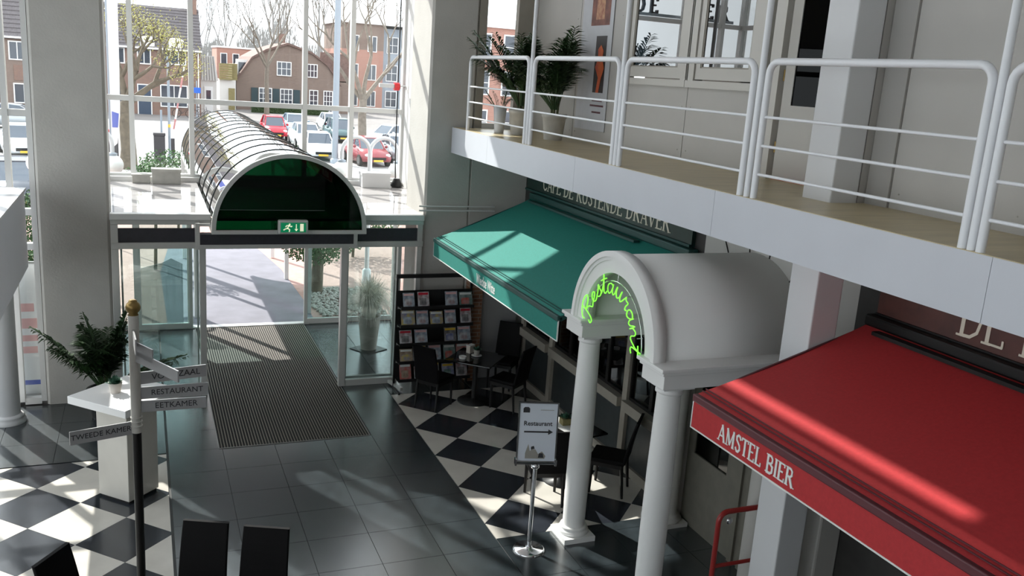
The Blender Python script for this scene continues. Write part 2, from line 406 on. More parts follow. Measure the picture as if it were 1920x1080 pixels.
# bare tree: recursive tubes
def tree_mesh(rd, mb, p, d, L, r, depth, tips, n=5, kink=.35, up=.25, split=(2, 3)):
    P = [Vector(p)]; D = Vector(d); seg = 4
    for i in range(seg):
        D = (D+Vector((rd.uniform(-1, 1), rd.uniform(-1, 1), rd.uniform(-.5, 1)*.6))*kink*.35+Vector((0, 0, up*.2))).normalized()
        P.append(P[-1]+D*L/seg)
    mb.tube(P, [r*(1-.4*i/seg) for i in range(seg+1)], max(3, n), cap=depth == 0)
    if depth <= 0: tips += P[1:]; return
    if depth <= 2: tips += P[2:]
    k = rd.randint(*split)
    for j in range(k):
        a = 2*math.pi*(j+rd.random()*.6)/k; side = D.orthogonal().normalized(); side.rotate(Matrix.Rotation(a, 3, D))
        nd = (D*rd.uniform(.7, 1.1)+side*rd.uniform(.5, .85)+Vector((0, 0, up))).normalized()
        tree_mesh(rd, mb, P[-1] if j < 2 else P[-2], nd, L*rd.uniform(.62, .82), r*.58, depth-1, tips, n-1, kink, up, split)
def leaf_cloud(tips, rd, n, s, spread):
    mb = MB()
    for i in range(n):
        p = Vector(rd.choice(tips))+Vector((rd.gauss(0, spread), rd.gauss(0, spread), rd.gauss(0, spread)))
        a = Vector((rd.uniform(-1, 1), rd.uniform(-1, 1), rd.uniform(-1, 1))).normalized()*s*rd.uniform(.6, 1.3); b = a.orthogonal().normalized()*a.length*.6
        mb.add([p-a, p+b, p+a, p-b], [(0, 1, 2, 3)])
    return mb
def blob_leaves(rd, c, rx, ry, rz, n, s, hollow=.55):
    mb = MB()
    for i in range(n):
        v = Vector((rd.gauss(0, 1), rd.gauss(0, 1), rd.gauss(0, 1))).normalized()*(hollow+(1-hollow)*rd.random())
        p = Vector((c[0]+v.x*rx, c[1]+v.y*ry, c[2]+v.z*rz))
        a = Vector((rd.uniform(-1, 1), rd.uniform(-1, 1), rd.uniform(-1, 1))).normalized()*s*rd.uniform(.6, 1.3); b = a.orthogonal().normalized()*a.length*.6
        mb.add([p-a, p+b, p+a, p-b], [(0, 1, 2, 3)])
    return mb
# ================================================================== SETTING
# ---- floor with laid tiles
fl = sroot('floor', 'dark and chequered tiled atrium floor')
part('screed', B(-6.0, 8.2, -5.0, 17.2, -.16, -.012), 'floor_base', fl)
XB0, XB1, D = .175, 3.53, .965
def tiles(x0, x1, y0, y1, gx, gy, s, m, g=.0025):
    cache = {}
    i0 = math.floor((x0-gx)/s); i1 = math.ceil((x1-gx)/s); j0 = math.floor((y0-gy)/s); j1 = math.ceil((y1-gy)/s)
    for i in range(i0, i1):
        for j in range(j0, j1):
            a, b = max(x0, gx+i*s), min(x1, gx+(i+1)*s); c, d = max(y0, gy+j*s), min(y1, gy+(j+1)*s)
            if b-a < .04 or d-c < .04: continue
            key = (round(b-a, 3), round(d-c, 3))
            if key not in cache:
                cache[key] = MB().box(g, key[0]-g, g, key[1]-g, -.012, 0).mesh('tile'); cache[key].materials.append(M[m])
            link('tile', cache[key], None, fl, loc=(a, c, 0))
def checker(x0, x1, y0, y1, cx, cy, g=.002):
    full = {}
    h = D/2
    for par, m in ((0, 'tile_light'), (1, 'tile_grey')):
        for i in range(-8, 9):
            for j in range(-9, 9):
                X = cx+i*D+(h if par else 0); Y = cy+j*D+(h if par else 0)
                P = [(X-h+g, Y), (X, Y-h+g), (X+h-g, Y), (X, Y+h-g)]
                Q = clip_poly(P, x0, x1, y0, y1)
                if len(Q) < 3 or area(Q) < .004: continue
                if abs(area(Q)-area(P)) < 1e-4:
                    if m not in full:
                        full[m] = MB().prism([(p[0]-X, p[1]-Y) for p in P], .012).mesh('tile'); full[m].materials.append(M[m])
                    link('tile', full[m], None, fl, loc=(X, Y, -.012))
                else: part('tile', MB().prism([(p[0]-X, p[1]-Y) for p in Q], .012), m, fl, loc=(X, Y, -.012))
MX0, MX1, MY0, MY1 = .83, 2.83, 11.43, 17.1
S6 = .665
tiles(XB0, XB1, 6.1, MY0, .865, MY0, S6, 'tile_dark')                # centre lane in front of the mat
tiles(XB0, MX0, MY0, 17.1, .865, MY0, S6, 'tile_dark'); tiles(MX1, XB1, MY0, 17.1, .865, MY0, S6, 'tile_dark')
tiles(-2.5, XB0, 11.40, 13.5, .865, MY0, S6, 'tile_dark'); tiles(XB1, 5.85, 12.92, 13.5, .865, MY0, S6, 'tile_dark')
tiles(-.7, XB0, 13.5, 17.1, .865, MY0, S6, 'tile_dark'); tiles(XB1, 4.75, 13.5, 17.1, .865, MY0, S6, 'tile_dark')
tiles(XB1, 6.2, 5.4, 8.28, .865, MY0, S6, 'tile_dark')
checker(-2.5, XB0-.002, 6.6, 11.40, -.758, 9.787); checker(XB1+.002, 5.85, 8.28, 12.92, 3.525, 11.05)
# ---- entrance mat
mt = thing('entrance_mat', 'dark ribbed entrance mat running through the open doors', 'mat')
part('mat_base', B(MX0, MX1, MY0, MY1, -.012, .0), 'mat_dark', mt)
rb = MB(); nr = 52
for i in range(nr):
    x = MX0+.03+(MX1-MX0-.06)*i/(nr-1); rb.box(x-.005, x+.005, MY0+.01, MY1-.01, 0, .005)
stuff(part('metal_ribs', rb, 'mat_rib', mt))
for a in ((MX0-.012, MX0, MY0, MY1), (MX1, MX1+.012, MY0, MY1), (MX0, MX1, MY0-.012, MY0)): part('edge_trim', B(a[0], a[1], a[2], a[3], -.01, .006), 'alu_dark', mt)
part('threshold', B(.2, 2.95, MY1, MY1+.16, -.01, .018), 'alu_white', mt)
# ---- columns
def column(name, label, x0, x1, y0, y1, z1, chamfer=.035):
    c = thing(name, label, 'column', ((x0+x1)/2, (y0+y1)/2, 0))
    hx, hy = (x1-x0)/2, (y1-y0)/2; k = chamfer
    P = [(-hx+k, -hy), (hx-k, -hy), (hx, -hy+k), (hx, hy-k), (hx-k, hy), (-hx+k, hy), (-hx, hy-k), (-hx, -hy+k)]
    part('shaft', MB().prism(P, z1), 'plaster', c); return c
column('plaster_column', 'broad plastered square column left of the glass entrance, palm at its foot', -1.36, -.46, 13.52, 14.35, 9.4)
column('plaster_column', 'plastered square column between glass entrance and green awning, one side sunlit', 4.12, 4.88, 13.52, 14.6, 9.4)
# ---- outer walls, ceiling
struct(part('wall_rear', B(-6.0, 8.2, -5.1, -5.0, 0, 9.4), 'wall_white'))
ce = sroot('ceiling', 'white ceiling with narrow slots added for sun streaks')
SLOT = [(.42, .49, 9.0, 12.9), (.585, .75, 9.0, 9.95), (.585, .75, 10.35, 12.9)]  # unseen slots, added and shaped so sun streaks land on the red awning
for a in ((-6, .42, -5, 13.6), (.75, 8.2, -5, 13.6), (.42, .75, -5, 9.0), (.42, .75, 12.9, 13.6), (.49, .585, 9.0, 12.9), (.585, .75, 9.95, 10.35), (-.75, 4.85, 13.6, 17.3)):
    part('ceiling_slab', B(a[0], a[1], a[2], a[3], 9.4, 9.5), 'ceiling', ce)
for a in SLOT: part('roof_pane', B(a[0], a[1], a[2], a[3], 9.46, 9.47), 'glass_clear', ce)
# left side: glazed wall
def glazing(name, label, axis, fixed, us, zs, w=.11, d=.14, thick=.012, mid=None, pm='glass_clear', fm='alu_white'):
    r = sroot(name, label)
    def bx(u0, u1, z0, z1, dd): 
        return B(u0, u1, fixed-dd/2, fixed+dd/2, z0, z1) if axis == 'x' else B(fixed-dd/2, fixed+dd/2, u0, u1, z0, z1)
    for u in us: part('mullion', bx(u-w/2, u+w/2, zs[0], zs[-1], d), fm, r)
    for z in zs:
        for a, b in zip(us[:-1], us[1:]): part('transom', bx(a+w/2, b-w/2, z-.045, z+.045, d*.8), fm, r)
    for a, b in zip(us[:-1], us[1:]):
        for z0, z1 in zip(zs[:-1], zs[1:]): part('pane', bx(a+w/2, b-w/2, z0+.045, z1-.045, thick), pm, r)
    return r
glazing('window_1', 'tall white-framed glazing above the entrance roof', 'x', 17.22, [-.72, -.17, .82, 2.82, 3.70, 4.72], [2.86, 4.21, 6.42, 8.0, 9.4], w=.085)
glazing('window_2', 'white-framed glazing at the far left of the hall', 'x', 13.62, [-5.6, -4.6, -3.6, -2.6, -1.68, -1.40], [.05, 2.30, 2.78, 4.11, 6.1, 8.0, 9.4], w=.07)
glazing('window_3', 'glazed side wall of the hall', 'y', -5.9, [-4.9+1.85*i for i in range(11)], [.9, 2.3, 4.1, 6.1])
struct(part('wall_left', MB().box(-6.0, -5.85, -5, 13.6, 6.15, 9.4).box(-6.0, -5.85, -5, 13.6, 0, .85), 'wall_white'))
glazing('window_4', 'left side glazing of the entrance bay', 'y', -.72, [14.4, 15.8, 17.15], [.05, 2.3, 2.86, 4.21, 6.42, 8.0, 9.4], w=.07)
struct(part('wall_bay', B(4.72, 4.88, 14.6, 17.25, 2.7, 9.4), 'wall_white'))
part('ceiling_slab', B(-1.36, -.7, 13.6, 14.4, 9.4, 9.6), 'ceiling', ce)
# end window of the gallery, beside the column
we = sroot('window_5', 'narrow tall window at the far end of the balcony')
part('frame', B(4.88, 5.00, 13.5, 13.62, 4.19, 9.4), 'frame_beige', we); part('frame', B(5.52, 5.86, 13.5, 13.62, 4.19, 9.4), 'frame_beige', we)
part('frame', B(5.0, 5.52, 13.5, 13.62, 4.19, 4.27), 'alu_white', we); part('pane', B(5.0, 5.52, 13.56, 13.57, 4.27, 9.4), 'glass_clear', we)
struct(part('wall_end', B(4.88, 8.2, 13.5, 13.64, 0, 4.19), 'plaster'), 'plastered end wall beside the green awning')
# ---- right hand facade, lower storey (X = 5.85)
wl = sroot('wall_right', 'restaurant front under the balcony')
XF = 5.85
part('wall_panel', B(XF, XF+.15, 8.3, 13.5, 2.25, 3.79), 'dark_wall', wl)
part('wall_panel', B(XF, XF+.15, 5.9, 8.3, 2.45, 3.79), 'panel', wl)
part('wall_panel', B(XF, XF+.15, -4.9, 5.9, 2.3, 3.79), 'dark_wall', wl)
part('wall_panel', B(XF+.02, XF+.15, -4.9, 6.1, 0, 2.3), 'dark_wall', wl)
part('back_room', B(8.0, 8.1, -4.9, 13.5, 0, 3.79), 'interior_dark', wl)
# radiating joints on the arch panel above the portal
for a in (58, 80, 100, 124):
    c = Vector((XF-.004, 7.33, 2.48)); d = Vector((0, math.cos(math.radians(a)), math.sin(math.radians(a))))
    part('panel_joint', MB().bar(c+d*.8, c+d*(1.3/ max(.5, d.z)), .014, .008), 'seam_dark', wl)
bays = [8.45, 9.62, 10.79, 11.96, 13.1]
for k, (a, b) in enumerate(zip(bays[:-1], bays[1:])):
    win = sroot('window_%d' % (6+k), 'dark shop-front window with beige frame under the green awning')
    part('post', B(XF-.06, XF+.1, a-.06, a+.06, 0, 2.3), 'frame_beige', win)
    if k == 3: part('post', B(XF-.06, XF+.1, b-.06, b+.06, 0, 2.3), 'frame_beige', win)
    part('sill', B(XF-.13, XF+.1, a+.06, b-.06, .86, .99), 'frame_beige', win)
    part('head', B(XF-.03, XF+.1, a+.06, b-.06, 2.12, 2.28), 'frame_beige', win)
    part('plinth', B(XF-.05, XF+.1, a+.06, b-.06, 0, .12), 'frame_beige', win)
    part('wainscot_panel', B(XF-.01, XF+.06, a+.06, b-.06, .12, .86), 'wainscot', win)
    for c0, c1 in ((a+.06, (a+b)/2), ((a+b)/2, b-.06)):
        part('sash', MB().box(XF-.02, XF+.04, c0, c0+.035, .99, 2.12).box(XF-.02, XF+.04, c1-.035, c1, .99, 2.12).box(XF-.02, XF+.04, c0+.035, c1-.035, .99, 1.03).box(XF-.02, XF+.04, c0+.035, c1-.035, 2.08, 2.12), 'black_wood', win)
        part('pane', B(XF+.005, XF+.015, c0+.035, c1-.035, 1.03, 2.08), 'glass_dim', win)
    part('curtain', B(XF+.12, XF+.14, a+.1, b-.1, 1.0, 1.45), 'pot_grey', win)
part('brick_pier', B(4.90, 5.12, 13.30, 13.50, 0, 2.6), 'brick_inside', wl)
part('grey_panel', B(5.14, 5.80, 13.42, 13.49, 0, 2.3), 'sign_grey', wl)
# doorway under the portal
d1 = sroot('door_1', 'glazed restaurant doorway inside the white portal')
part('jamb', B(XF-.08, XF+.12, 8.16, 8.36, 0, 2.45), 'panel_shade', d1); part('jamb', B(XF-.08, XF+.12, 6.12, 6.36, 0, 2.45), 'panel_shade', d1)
part('leaf', MB().box(XF, XF+.05, 7.28, 8.16, 0, .9).box(XF, XF+.05, 7.28, 7.4, .9, 2.1).box(XF, XF+.05, 8.04, 8.16, .9, 2.1).box(XF, XF+.05, 7.28, 8.16, 2.1, 2.2), 'olive_paint', d1)
for i in range(5): part('batten', B(XF-.03, XF, 6.42+i*.17, 6.5+i*.17, 0, 2.2), 'olive_paint', d1)
part('side_panel', B(XF, XF+.05, 6.36, 7.28, 0, 2.2), 'olive_paint', d1)
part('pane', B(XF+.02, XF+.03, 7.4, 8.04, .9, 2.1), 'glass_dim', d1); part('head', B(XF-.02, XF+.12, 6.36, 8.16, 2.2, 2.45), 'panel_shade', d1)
# fluted pilasters right of the doorway, under the red awning
for i, y in enumerate((6.02, 5.78)):
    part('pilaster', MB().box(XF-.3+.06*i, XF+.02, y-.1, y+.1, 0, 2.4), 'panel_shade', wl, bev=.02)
# square pier going up through both storeys
pr_ = thing('square_pier', 'white square pier rising through both storeys beside the red awning', 'pier', (5.28, 5.83, 0))
part('shaft', B(-.14, .14, -.17, .17, 0, 9.4), 'white_paint', pr_, bev=.012)
part('plinth', B(-.155, .155, -.185, .185, 0, .09), 'white_paint', pr_)
# ---- balcony
bal = thing('balcony', 'white gallery slab above the awnings with sand-coloured floor', 'balcony')
part('slab', B(4.56, 8.2, -4.9, 13.40, 3.82, 4.17), 'wall_white', bal)
part('floor_covering', B(4.505, 8.2, -4.9, 13.40, 4.17, 4.19), 'balcony_floor', bal)
y = 13.42
for L in (1.55, 2.82, 2.72, 2.75, 2.75, 2.75, 2.75):
    part('fascia_panel', B(4.50, 4.56, y-L+.004, y, 3.79, 4.185), 'fascia', bal); y -= L
part('fascia_panel', B(4.50, 4.88, 13.42, 13.46, 3.79, 4.185), 'fascia', bal)
# ---- upper wall
wu = sroot('wall_upper', 'pale panelled wall behind the balcony')
def wpanel(x, y0, y1, z0, z1, m='panel', sc=True):
    p = part('wall_panel', B(x, x+.06, y0+.006, y1-.006, z0, z1), m, wu)
    if sc:
        for yy in (y0+.09, y1-.09):
            for zz in (z0+.12, z0+.62, z0+1.12, z0+1.7):
                if zz < z1-.05: part('screw', MB().cyl((x-.004, yy, zz), (x+.002, yy, zz), .007, n=8), 'screw', p)
part('backing', B(XF+.05, XF+.15, 7.4, 13.5, 4.19, 5.05), 'seam_dark', wu); part('backing', B(XF+.05, XF+.15, 10.62, 13.5, 5.05, 9.4), 'seam_dark', wu); part('backing', B(XF+.05, XF+.15, 7.4, 10.62, 7.2, 9.4), 'seam_dark', wu)
for a, b in ((10.62, 11.95), (11.95, 13.5)): wpanel(XF, a, b, 4.19, 9.4)
for a, b in ((7.5, 9.0), (9.0, 10.6)): wpanel(XF, a, b, 4.19, 5.04)
part('wall_panel', B(XF, XF+.05, 7.5, 10.6, 7.2, 9.4), 'panel', wu)
XR = 5.52
part('backing', B(XR+.05, XR+.12, -4.9, 5.62, 4.19, 9.4), 'seam_dark', wu)
for a, b in ((-1.1, .28), (.28, 1.66), (1.66, 2.95), (2.95, 4.18), (4.18, 5.42)): wpanel(XR, a, b, 4.19, 9.4)
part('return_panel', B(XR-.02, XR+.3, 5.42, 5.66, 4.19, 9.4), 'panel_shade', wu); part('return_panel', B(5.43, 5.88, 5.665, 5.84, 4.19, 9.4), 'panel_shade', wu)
# gallery windows (two casements)
for k, (a, b) in enumerate(((9.08, 10.52), (7.72, 8.95))):
    wn = sroot('window_%d' % (10+k), 'casement window with pale timber frame on the balcony wall')
    z0 = 5.05; z1 = 7.2
    part('sill', B(XF-.05, XF+.1, a-.06, b+.06, z0-.02, z0+.06), 'window_wood', wn)
    for c0, c1 in ((a-.06, a+.07), (b-.07, b+.06)): part('jamb', B(XF-.03, XF+.1, c0, c1, z0+.06, z1), 'window_wood', wn)
    part('head', B(XF-.03, XF+.1, a+.07, b-.07, z1-.1, z1), 'window_wood', wn)
    sa = part('sash', MB().box(XF-.015, XF+.03, a+.085, a+.17, z0+.075, z1-.1).box(XF-.015, XF+.03, b-.17, b-.085, z0+.075, z1-.1).box(XF-.015, XF+.03, a+.17, b-.17, z0+.075, z0+.2).box(XF-.015, XF+.03, a+.17, b-.17, z1-.2, z1-.1), 'window_wood', wn)
    part('glazing_bead', MB().box(XF-.005, XF+.02, a+.17, a+.19, z0+.2, z1-.2).box(XF-.005, XF+.02, b-.19, b-.17, z0+.2, z1-.2).box(XF-.005, XF+.02, a+.19, b-.19, z0+.2, z0+.215), 'frame_beige', sa)
    part('pane', B(XF+.005, XF+.012, a+.19, b-.19, z0+.215, z1-.2), 'glass_window', wn)
part('mullion_post', B(XF-.03, XF+.1, 8.99, 9.04, 5.04, 7.2), 'window_wood', wu)
# gallery door, standing open inwards
d2 = sroot('door_2', 'half open gallery door with dark glass')
part('jamb', B(XF-.04, XF+.1, 7.36, 7.52, 4.19, 7.0), 'window_wood', d2); part('jamb', B(XF-.04, XF+.1, 5.66, 5.8, 4.19, 7.0), 'window_wood', d2)
part('head', B(XF-.04, XF+.1, 5.8, 7.36, 6.6, 9.4), 'panel', d2)
T = Matrix.Translation((XF+.05, 7.34, 4.2)) @ Matrix.Rotation(math.radians(-68), 4, 'Z')
part('leaf', MB().box(0, .10, -.045, 0, 0, 2.3, T).box(.82, .96, -.045, 0, 0, 2.3, T).box(.10, .82, -.045, 0, 0, .72, T).box(.10, .82, -.045, 0, 2.18, 2.3, T), 'window_wood', d2)
part('pane', MB().box(.10, .82, -.028, -.018, .72, 2.18, T), 'glass_black', d2)
for z in (4.45, 5.15, 6.1): part('hinge', MB().cyl((XF+.02, 7.345, z), (XF+.02, 7.345, z+.11), .012, n=8), 'brass', d2)
part('room_wall', B(7.6, 7.7, 4.5, 13.0, 4.19, 9.4), 'interior_dark', d2); part('room_wall', B(5.98, 7.6, 4.9, 5.0, 4.19, 9.4), 'interior_dark', d2)
part('door_mat', B(XF-.02, XF+.55, 5.85, 7.3, 4.19, 4.2), 'red_mat', d2)
# ---- parapet beam at far left on its round column
pb = thing('parapet_beam', 'deep pale parapet beam entering at the far left edge', 'beam')
part('beam', B(-1.76, -1.475, 5.5, 13.3, 2.08, 3.12), 'fascia', pb, bev=.008); part('coping', B(-1.78, -1.455, 5.5, 13.32, 3.12, 3.15), 'white_paint', pb)
rc = thing('round_column', 'round white column with moulded base at the left edge', 'column', (-1.80, 12.98, 0))
part('shaft', MB().lathe([(.165, .1), (.165, 2.08)], 28), 'white_paint', rc)
part('base', MB().lathe([(.23, 0), (.23, .05), (.2, .06), (.215, .085), (.19, .11), (.166, .12)], 28), 'white_paint', rc)
# ---- entrance vestibule
vs = thing('entrance_vestibule', 'aluminium and glass entrance vestibule with flat glossy roof', 'vestibule')
YV = 13.5
for x0, x1 in ((-.455, -.36), (.72, .81), (2.80, 2.905), (3.70, 3.76), (4.01, 4.09)): part('post', B(x0, x1, YV-.05, YV+.05, 0, 2.28), 'alu', vs, bev=.006)
part('lower_beam', B(-.455, 4.1, YV-.06, YV+.06, 2.28, 2.37), 'alu', vs, bev=.006)
for x0, x1 in ((-.455, .88), (3.13, 4.1)): part('upper_beam', B(x0, x1, YV-.06, YV+.06, 2.63, 2.70), 'alu', vs, bev=.006)
for x0, x1 in ((-.455, -.36), (4.01, 4.09)): part('end_post', B(x0, x1, YV-.05, YV+.05, 2.37, 2.63), 'alu', vs)
part('dark_band', B(-.36, .70, YV-.02, YV+.02, 2.37, 2.57), 'header_dark', vs); part('dark_band', B(2.96, 4.01, YV-.02, YV+.02, 2.37, 2.57), 'header_dark', vs)
for x0, x1 in ((-.46, .88), (3.13, 4.1)): part('roof_edge', B(x0, x1, YV-.09, YV+.06, 2.70, 2.79), 'alu_white', vs, bev=.008)
# roof in long glossy panels
yy = YV+.065
for i in range(6):
    L = .605
    for x0, x1 in ((-.7, .88), (3.19, 4.71)): part('roof_panel', B(x0, x1, yy, yy+L-.012, 2.735, 2.775), 'roof_gloss' if 'roof_gloss' in M else mat('roof_gloss', (.52, .50, .50), .03, spec=1.0, var=.06, scale=2), vs)
    yy += L
part('roof_panel', B(.9, 3.17, YV+.1, 17.1, 2.66, 2.70), 'alu_dark', vs)
part('roof_upstand', B(-.7, 4.7, 17.02, 17.16, 2.775, 2.86), 'alu_white', vs)
part('roof_upstand', B(-.7, 4.7, 17.16, 17.3, 2.28, 2.86), 'alu_white', vs)
# fixed inner panes with floor rails
for x0, x1 in ((-.36, .72), (2.905, 3.70)):
    part('floor_rail', B(x0, x1, YV-.04, YV+.04, 0, .10), 'alu', vs); part('glass_pane', B(x0, x1, YV-.006, YV+.006, .10, 2.28), 'glass_door', vs)
part('glass_pane', B(3.76, 4.01, YV-.006, YV+.006, .02, 2.28), 'glass_clear', vs)
part('glass_pane', B(-.36, .70, YV-.006, YV+.006, 2.57, 2.63), 'glass_clear', vs)
part('foot_rail', MB().bar((3.62, 13.42, .05), (3.72, 13.0, .05), .05, .05), 'alu', vs)
# vestibule side glazing and outer front
for x in (-.62, 4.62):
    part('side_rail', B(x-.03, x+.03, YV+.1, 17.05, 0, .1), 'alu', vs); part('side_pane', B(x-.006, x+.006, YV+.1, 17.05, .1, 2.6), 'glass_clear', vs)
for x0, x1 in ((-.7, -.62), (-.22, -.15), (.70, .79), (2.86, 2.93), (3.62, 3.69), (4.62, 4.7)): part('outer_post', B(x0, x1, 17.17, 17.25, 0, 2.28), 'alu', vs)
part('outer_beam', B(-.7, 4.7, 17.14, 17.28, 2.2, 2.3), 'alu', vs)
for x0, x1 in ((-.62, -.22), (-.15, .70), (2.93, 3.62), (3.69, 4.62)):
    part('outer_rail', B(x0, x1, 17.18, 17.24, 0, .09), 'alu', vs); part('outer_pane', B(x0, x1, 17.205, 17.215, .09, 2.2), 'glass_door', vs)
part('frosted_screen', MB().prism([(-.1, .12), (.62, .12), (.62, 1.25), (.42, 1.36), (.25, 1.27), (-.1, 1.18)], .006, frame4((0, 17.12, 0), (1, 0, 0), (0, 0, 1), (0, -1, 0))), 'glass_frost', vs)
# automatic door operator box
part('operator_box', B(.70, 2.96, YV-.24, YV-.07, 2.37, 2.52), 'header_dark', vs)
part('operator_frame', MB().box(.66, .72, YV-.25, YV-.065, 2.30, 2.68).box(2.94, 3.0, YV-.25, YV-.065, 2.30, 2.55).box(.72, 2.94, YV-.25, YV-.065, 2.31, 2.37).box(.72, .86, YV-.25, YV-.22, 2.64, 2.68), 'alu', vs)
# sliding leaves parked open
def leaf(label, x0, x1, y, h=2.18, k=.06, pm='glass_door'):
    t = thing('sliding_door_leaf', label, 'door', ((x0+x1)/2, y, 0), 0, 'sliding leaves of the entrance'); w = (x1-x0)/2
    part('stile', B(-w, -w+k, -.02, .02, .02, h), 'alu', t); part('stile', B(w-k, w, -.02, .02, .02, h), 'alu', t)
    part('bottom_rail', B(-w+k, w-k, -.02, .02, .02, .12), 'alu', t); part('top_rail', B(-w+k, w-k, -.02, .02, h-k-.01, h), 'alu', t)
    part('pane', B(-w+k, w-k, -.005, .005, .12, h-k-.01), pm, t)
leaf('open sliding glass leaf of the outer doors, nearer the potted white grass', 2.84, 3.70, 17.08); leaf('open sliding glass leaf of the outer doors, left of the mat', -.16, .78, 17.08)
leaf('open sliding glass leaf of the inner doors, left of the mat', -.34, .71, 13.6, 2.30, .025, 'glass_clear'); leaf('open sliding glass leaf of the inner doors, nearer the magazine rack', 2.92, 3.71, 13.6, 2.30, .025, 'glass_clear')
# ---- barrel canopy over the doors
cn = thing('barrel_canopy', 'green glass barrel canopy with arched metal ribs above the doors', 'canopy', (1.985, 0, 0))
RC, ZC = 1.085, 2.605
CF = 13.15; SPC = .92
ys = [CF+SPC*i for i in range(13)]
ribm = None; panem = None
for i, y in enumerate(ys):
    if ribm is None:
        ribm = MB(); pr = [(a, r) for r in (RC-.02, RC+.012) for a in range(0)]
        N = 28; vv = []
        for k in range(N+1):
            a = math.pi*k/N
            for (r, dy) in ((RC-.012, -.011), (RC+.014, -.011), (RC+.014, .011), (RC-.012, .011)): vv.append((r*math.cos(a), dy, ZC+r*math.sin(a)))
        ribm.add(vv, [(k*4+j, k*4+(j+1) % 4, k*4+4+(j+1) % 4, k*4+4+j) for k in range(N) for j in range(4)]); ribm = ribm.mesh('rib'); ribm.materials.append(M['rib_dark'])
        panem = MB()
        for r, fl_ in ((RC-.004, 1), (RC+.004, 0)):
            vv = [(r*math.cos(math.pi*k/N), dy, ZC+r*math.sin(math.pi*k/N)) for k in range(N+1) for dy in (.0, SPC)]
            panem.add(vv, [(2*k, 2*k+1, 2*k+3, 2*k+2)[::-1 if fl_ else 1] for k in range(N)], True)
        for dy in (0, SPC):
            vv = [(r*math.cos(math.pi*k/N), dy, ZC+r*math.sin(math.pi*k/N)) for k in range(N+1) for r in (RC-.004, RC+.004)]
            panem.add(vv, [(2*k, 2*k+1, 2*k+3, 2*k+2) for k in range(N)])
        panem = panem.mesh('curved_pane'); panem.materials.append(M['glass_green'])
    link('rib', ribm, None, cn, loc=(0, y, 0))
    if i < len(ys)-1: link('curved_pane', panem, None, cn, loc=(0, y, 0))
half = [(RC*.985*math.cos(math.pi*k/36), RC*.985*math.sin(math.pi*k/36)) for k in range(37)]
part('end_panel', MB().prism(half, .01, frame4((0, CF+.02, ZC), (1, 0, 0), (0, 0, 1), (0, -1, 0))), 'glass_green_end', cn)
fr = MB(); vv = []
for k in range(37):
    a = math.pi*k/36
    for (r, y) in ((RC-.03, CF-.04), (RC+.03, CF-.04), (RC+.03, CF+.05), (RC-.03, CF+.05)): vv.append((r*math.cos(a), y, ZC+r*math.sin(a)))
fr.add(vv, [(k*4+j, k*4+(j+1) % 4, k*4+4+(j+1) % 4, k*4+4+j) for k in range(36) for j in range(4)])
part('end_frame', fr, 'alu', cn); part('base_bar', B(-RC-.03, RC+.03, CF-.045, CF+.055, ZC-.055, ZC), 'alu', cn)
for s in (-1, 1): part('gutter', B(s*RC-.03, s*RC+.03, CF+.06, 24.1, ZC-.05, ZC), 'alu', cn)
for y in (17.9, 21.0, 23.5):
    for s in (-1, 1): part('canopy_post', B(s*RC-.045, s*RC+.045, y-.045, y+.045, 0, ZC-.05), 'alu_white', cn)
# exit sign
ex = thing('exit_sign', 'green running-man emergency exit sign on the canopy front', 'sign', (1.995, CF-.11, 2.565))
part('housing', B(-.215, .215, -.04, .06, 0, .21), 'alu', ex, bev=.02); part('face', B(-.18, .18, -.046, -.041, .035, .175), 'exit_green', ex)
Tx = frame4((0, -.047, 0), (1, 0, 0), (0, 0, 1), (0, -1, 0))
man = MB(); man.sphere((-.055, -.049, .152), .013, 8, 6)
for pl in ([(-.06, .14), (-.085, .095)], [(-.085, .095), (-.055, .075), (-.06, .045)], [(-.085, .095), (-.115, .085), (-.14, .07)], [(-.062, .135), (-.035, .118), (-.022, .125)], [(-.062, .135), (-.095, .135), (-.11, .115)]): ribbon(man, pl, .0075, Tx, .003)
part('running_man', man, 'exit_white', ex)
ar = MB(); ribbon(ar, [(.04, .155), (.04, .06)], .006, Tx, .003); ribbon(ar, [(.02, .085), (.04, .058)], .005, Tx, .003); ribbon(ar, [(.06, .085), (.04, .058)], .005, Tx, .003); part('arrow', ar, 'exit_white', ex)
part('door_symbol', B(.095, .145, -.05, -.046, .05, .16), 'exit_white', ex)
# conduit pipes on the column
for z in (2.93, 2.86):
    tag(part('conduit_pipe', MB().tube([(4.02, 13.47, z), (4.05, 13.46, z), (5.30, 13.46, z)], .014, 8), 'alu_white'), 'thin white pipe running across the column, %s of the pair' % ('upper' if z > 2.9 else 'lower'), 'pipe', 'wall pipes')
# ================================================================== GALLERY OBJECTS
gaps = [(10.63, 12.84), (8.27, 10.45), (6.04, 8.11), (3.83, 5.86), (1.6, 3.70)]
wh = ['farthest, in front of the two palms', 'second from the far end, before the photo banner', 'in front of the casement windows', 'in front of the open gallery door and pier', 'nearest, cut by the right edge of the picture']
for (a, b), w in zip(gaps, wh):
    t = thing('balcony_railing', 'white tubular balcony railing panel, '+w, 'railing', (4.535, a, 4.19), 0, 'balcony railing panels')
    L = b-a; zt = 1.07; r = .10; pts = [(0, 0, 0), (0, 0, zt-r)]
    pts += [(0, r-r*math.cos(k*math.pi/10), zt-r+r*math.sin(k*math.pi/10)) for k in range(1, 6)]
    pts += [(0, L-r+r*math.sin(k*math.pi/10), zt-r+r*math.cos(k*math.pi/10)) for k in range(0, 6)] + [(0, L, 0)]
    part('frame_tube', MB().tube(pts, .028, 12), 'rail_white', t)
    for z in (.195, .42, .645): part('rod', MB().cyl((0, .02, z), (0, L-.02, z), .012, n=10), 'rail_white', t)
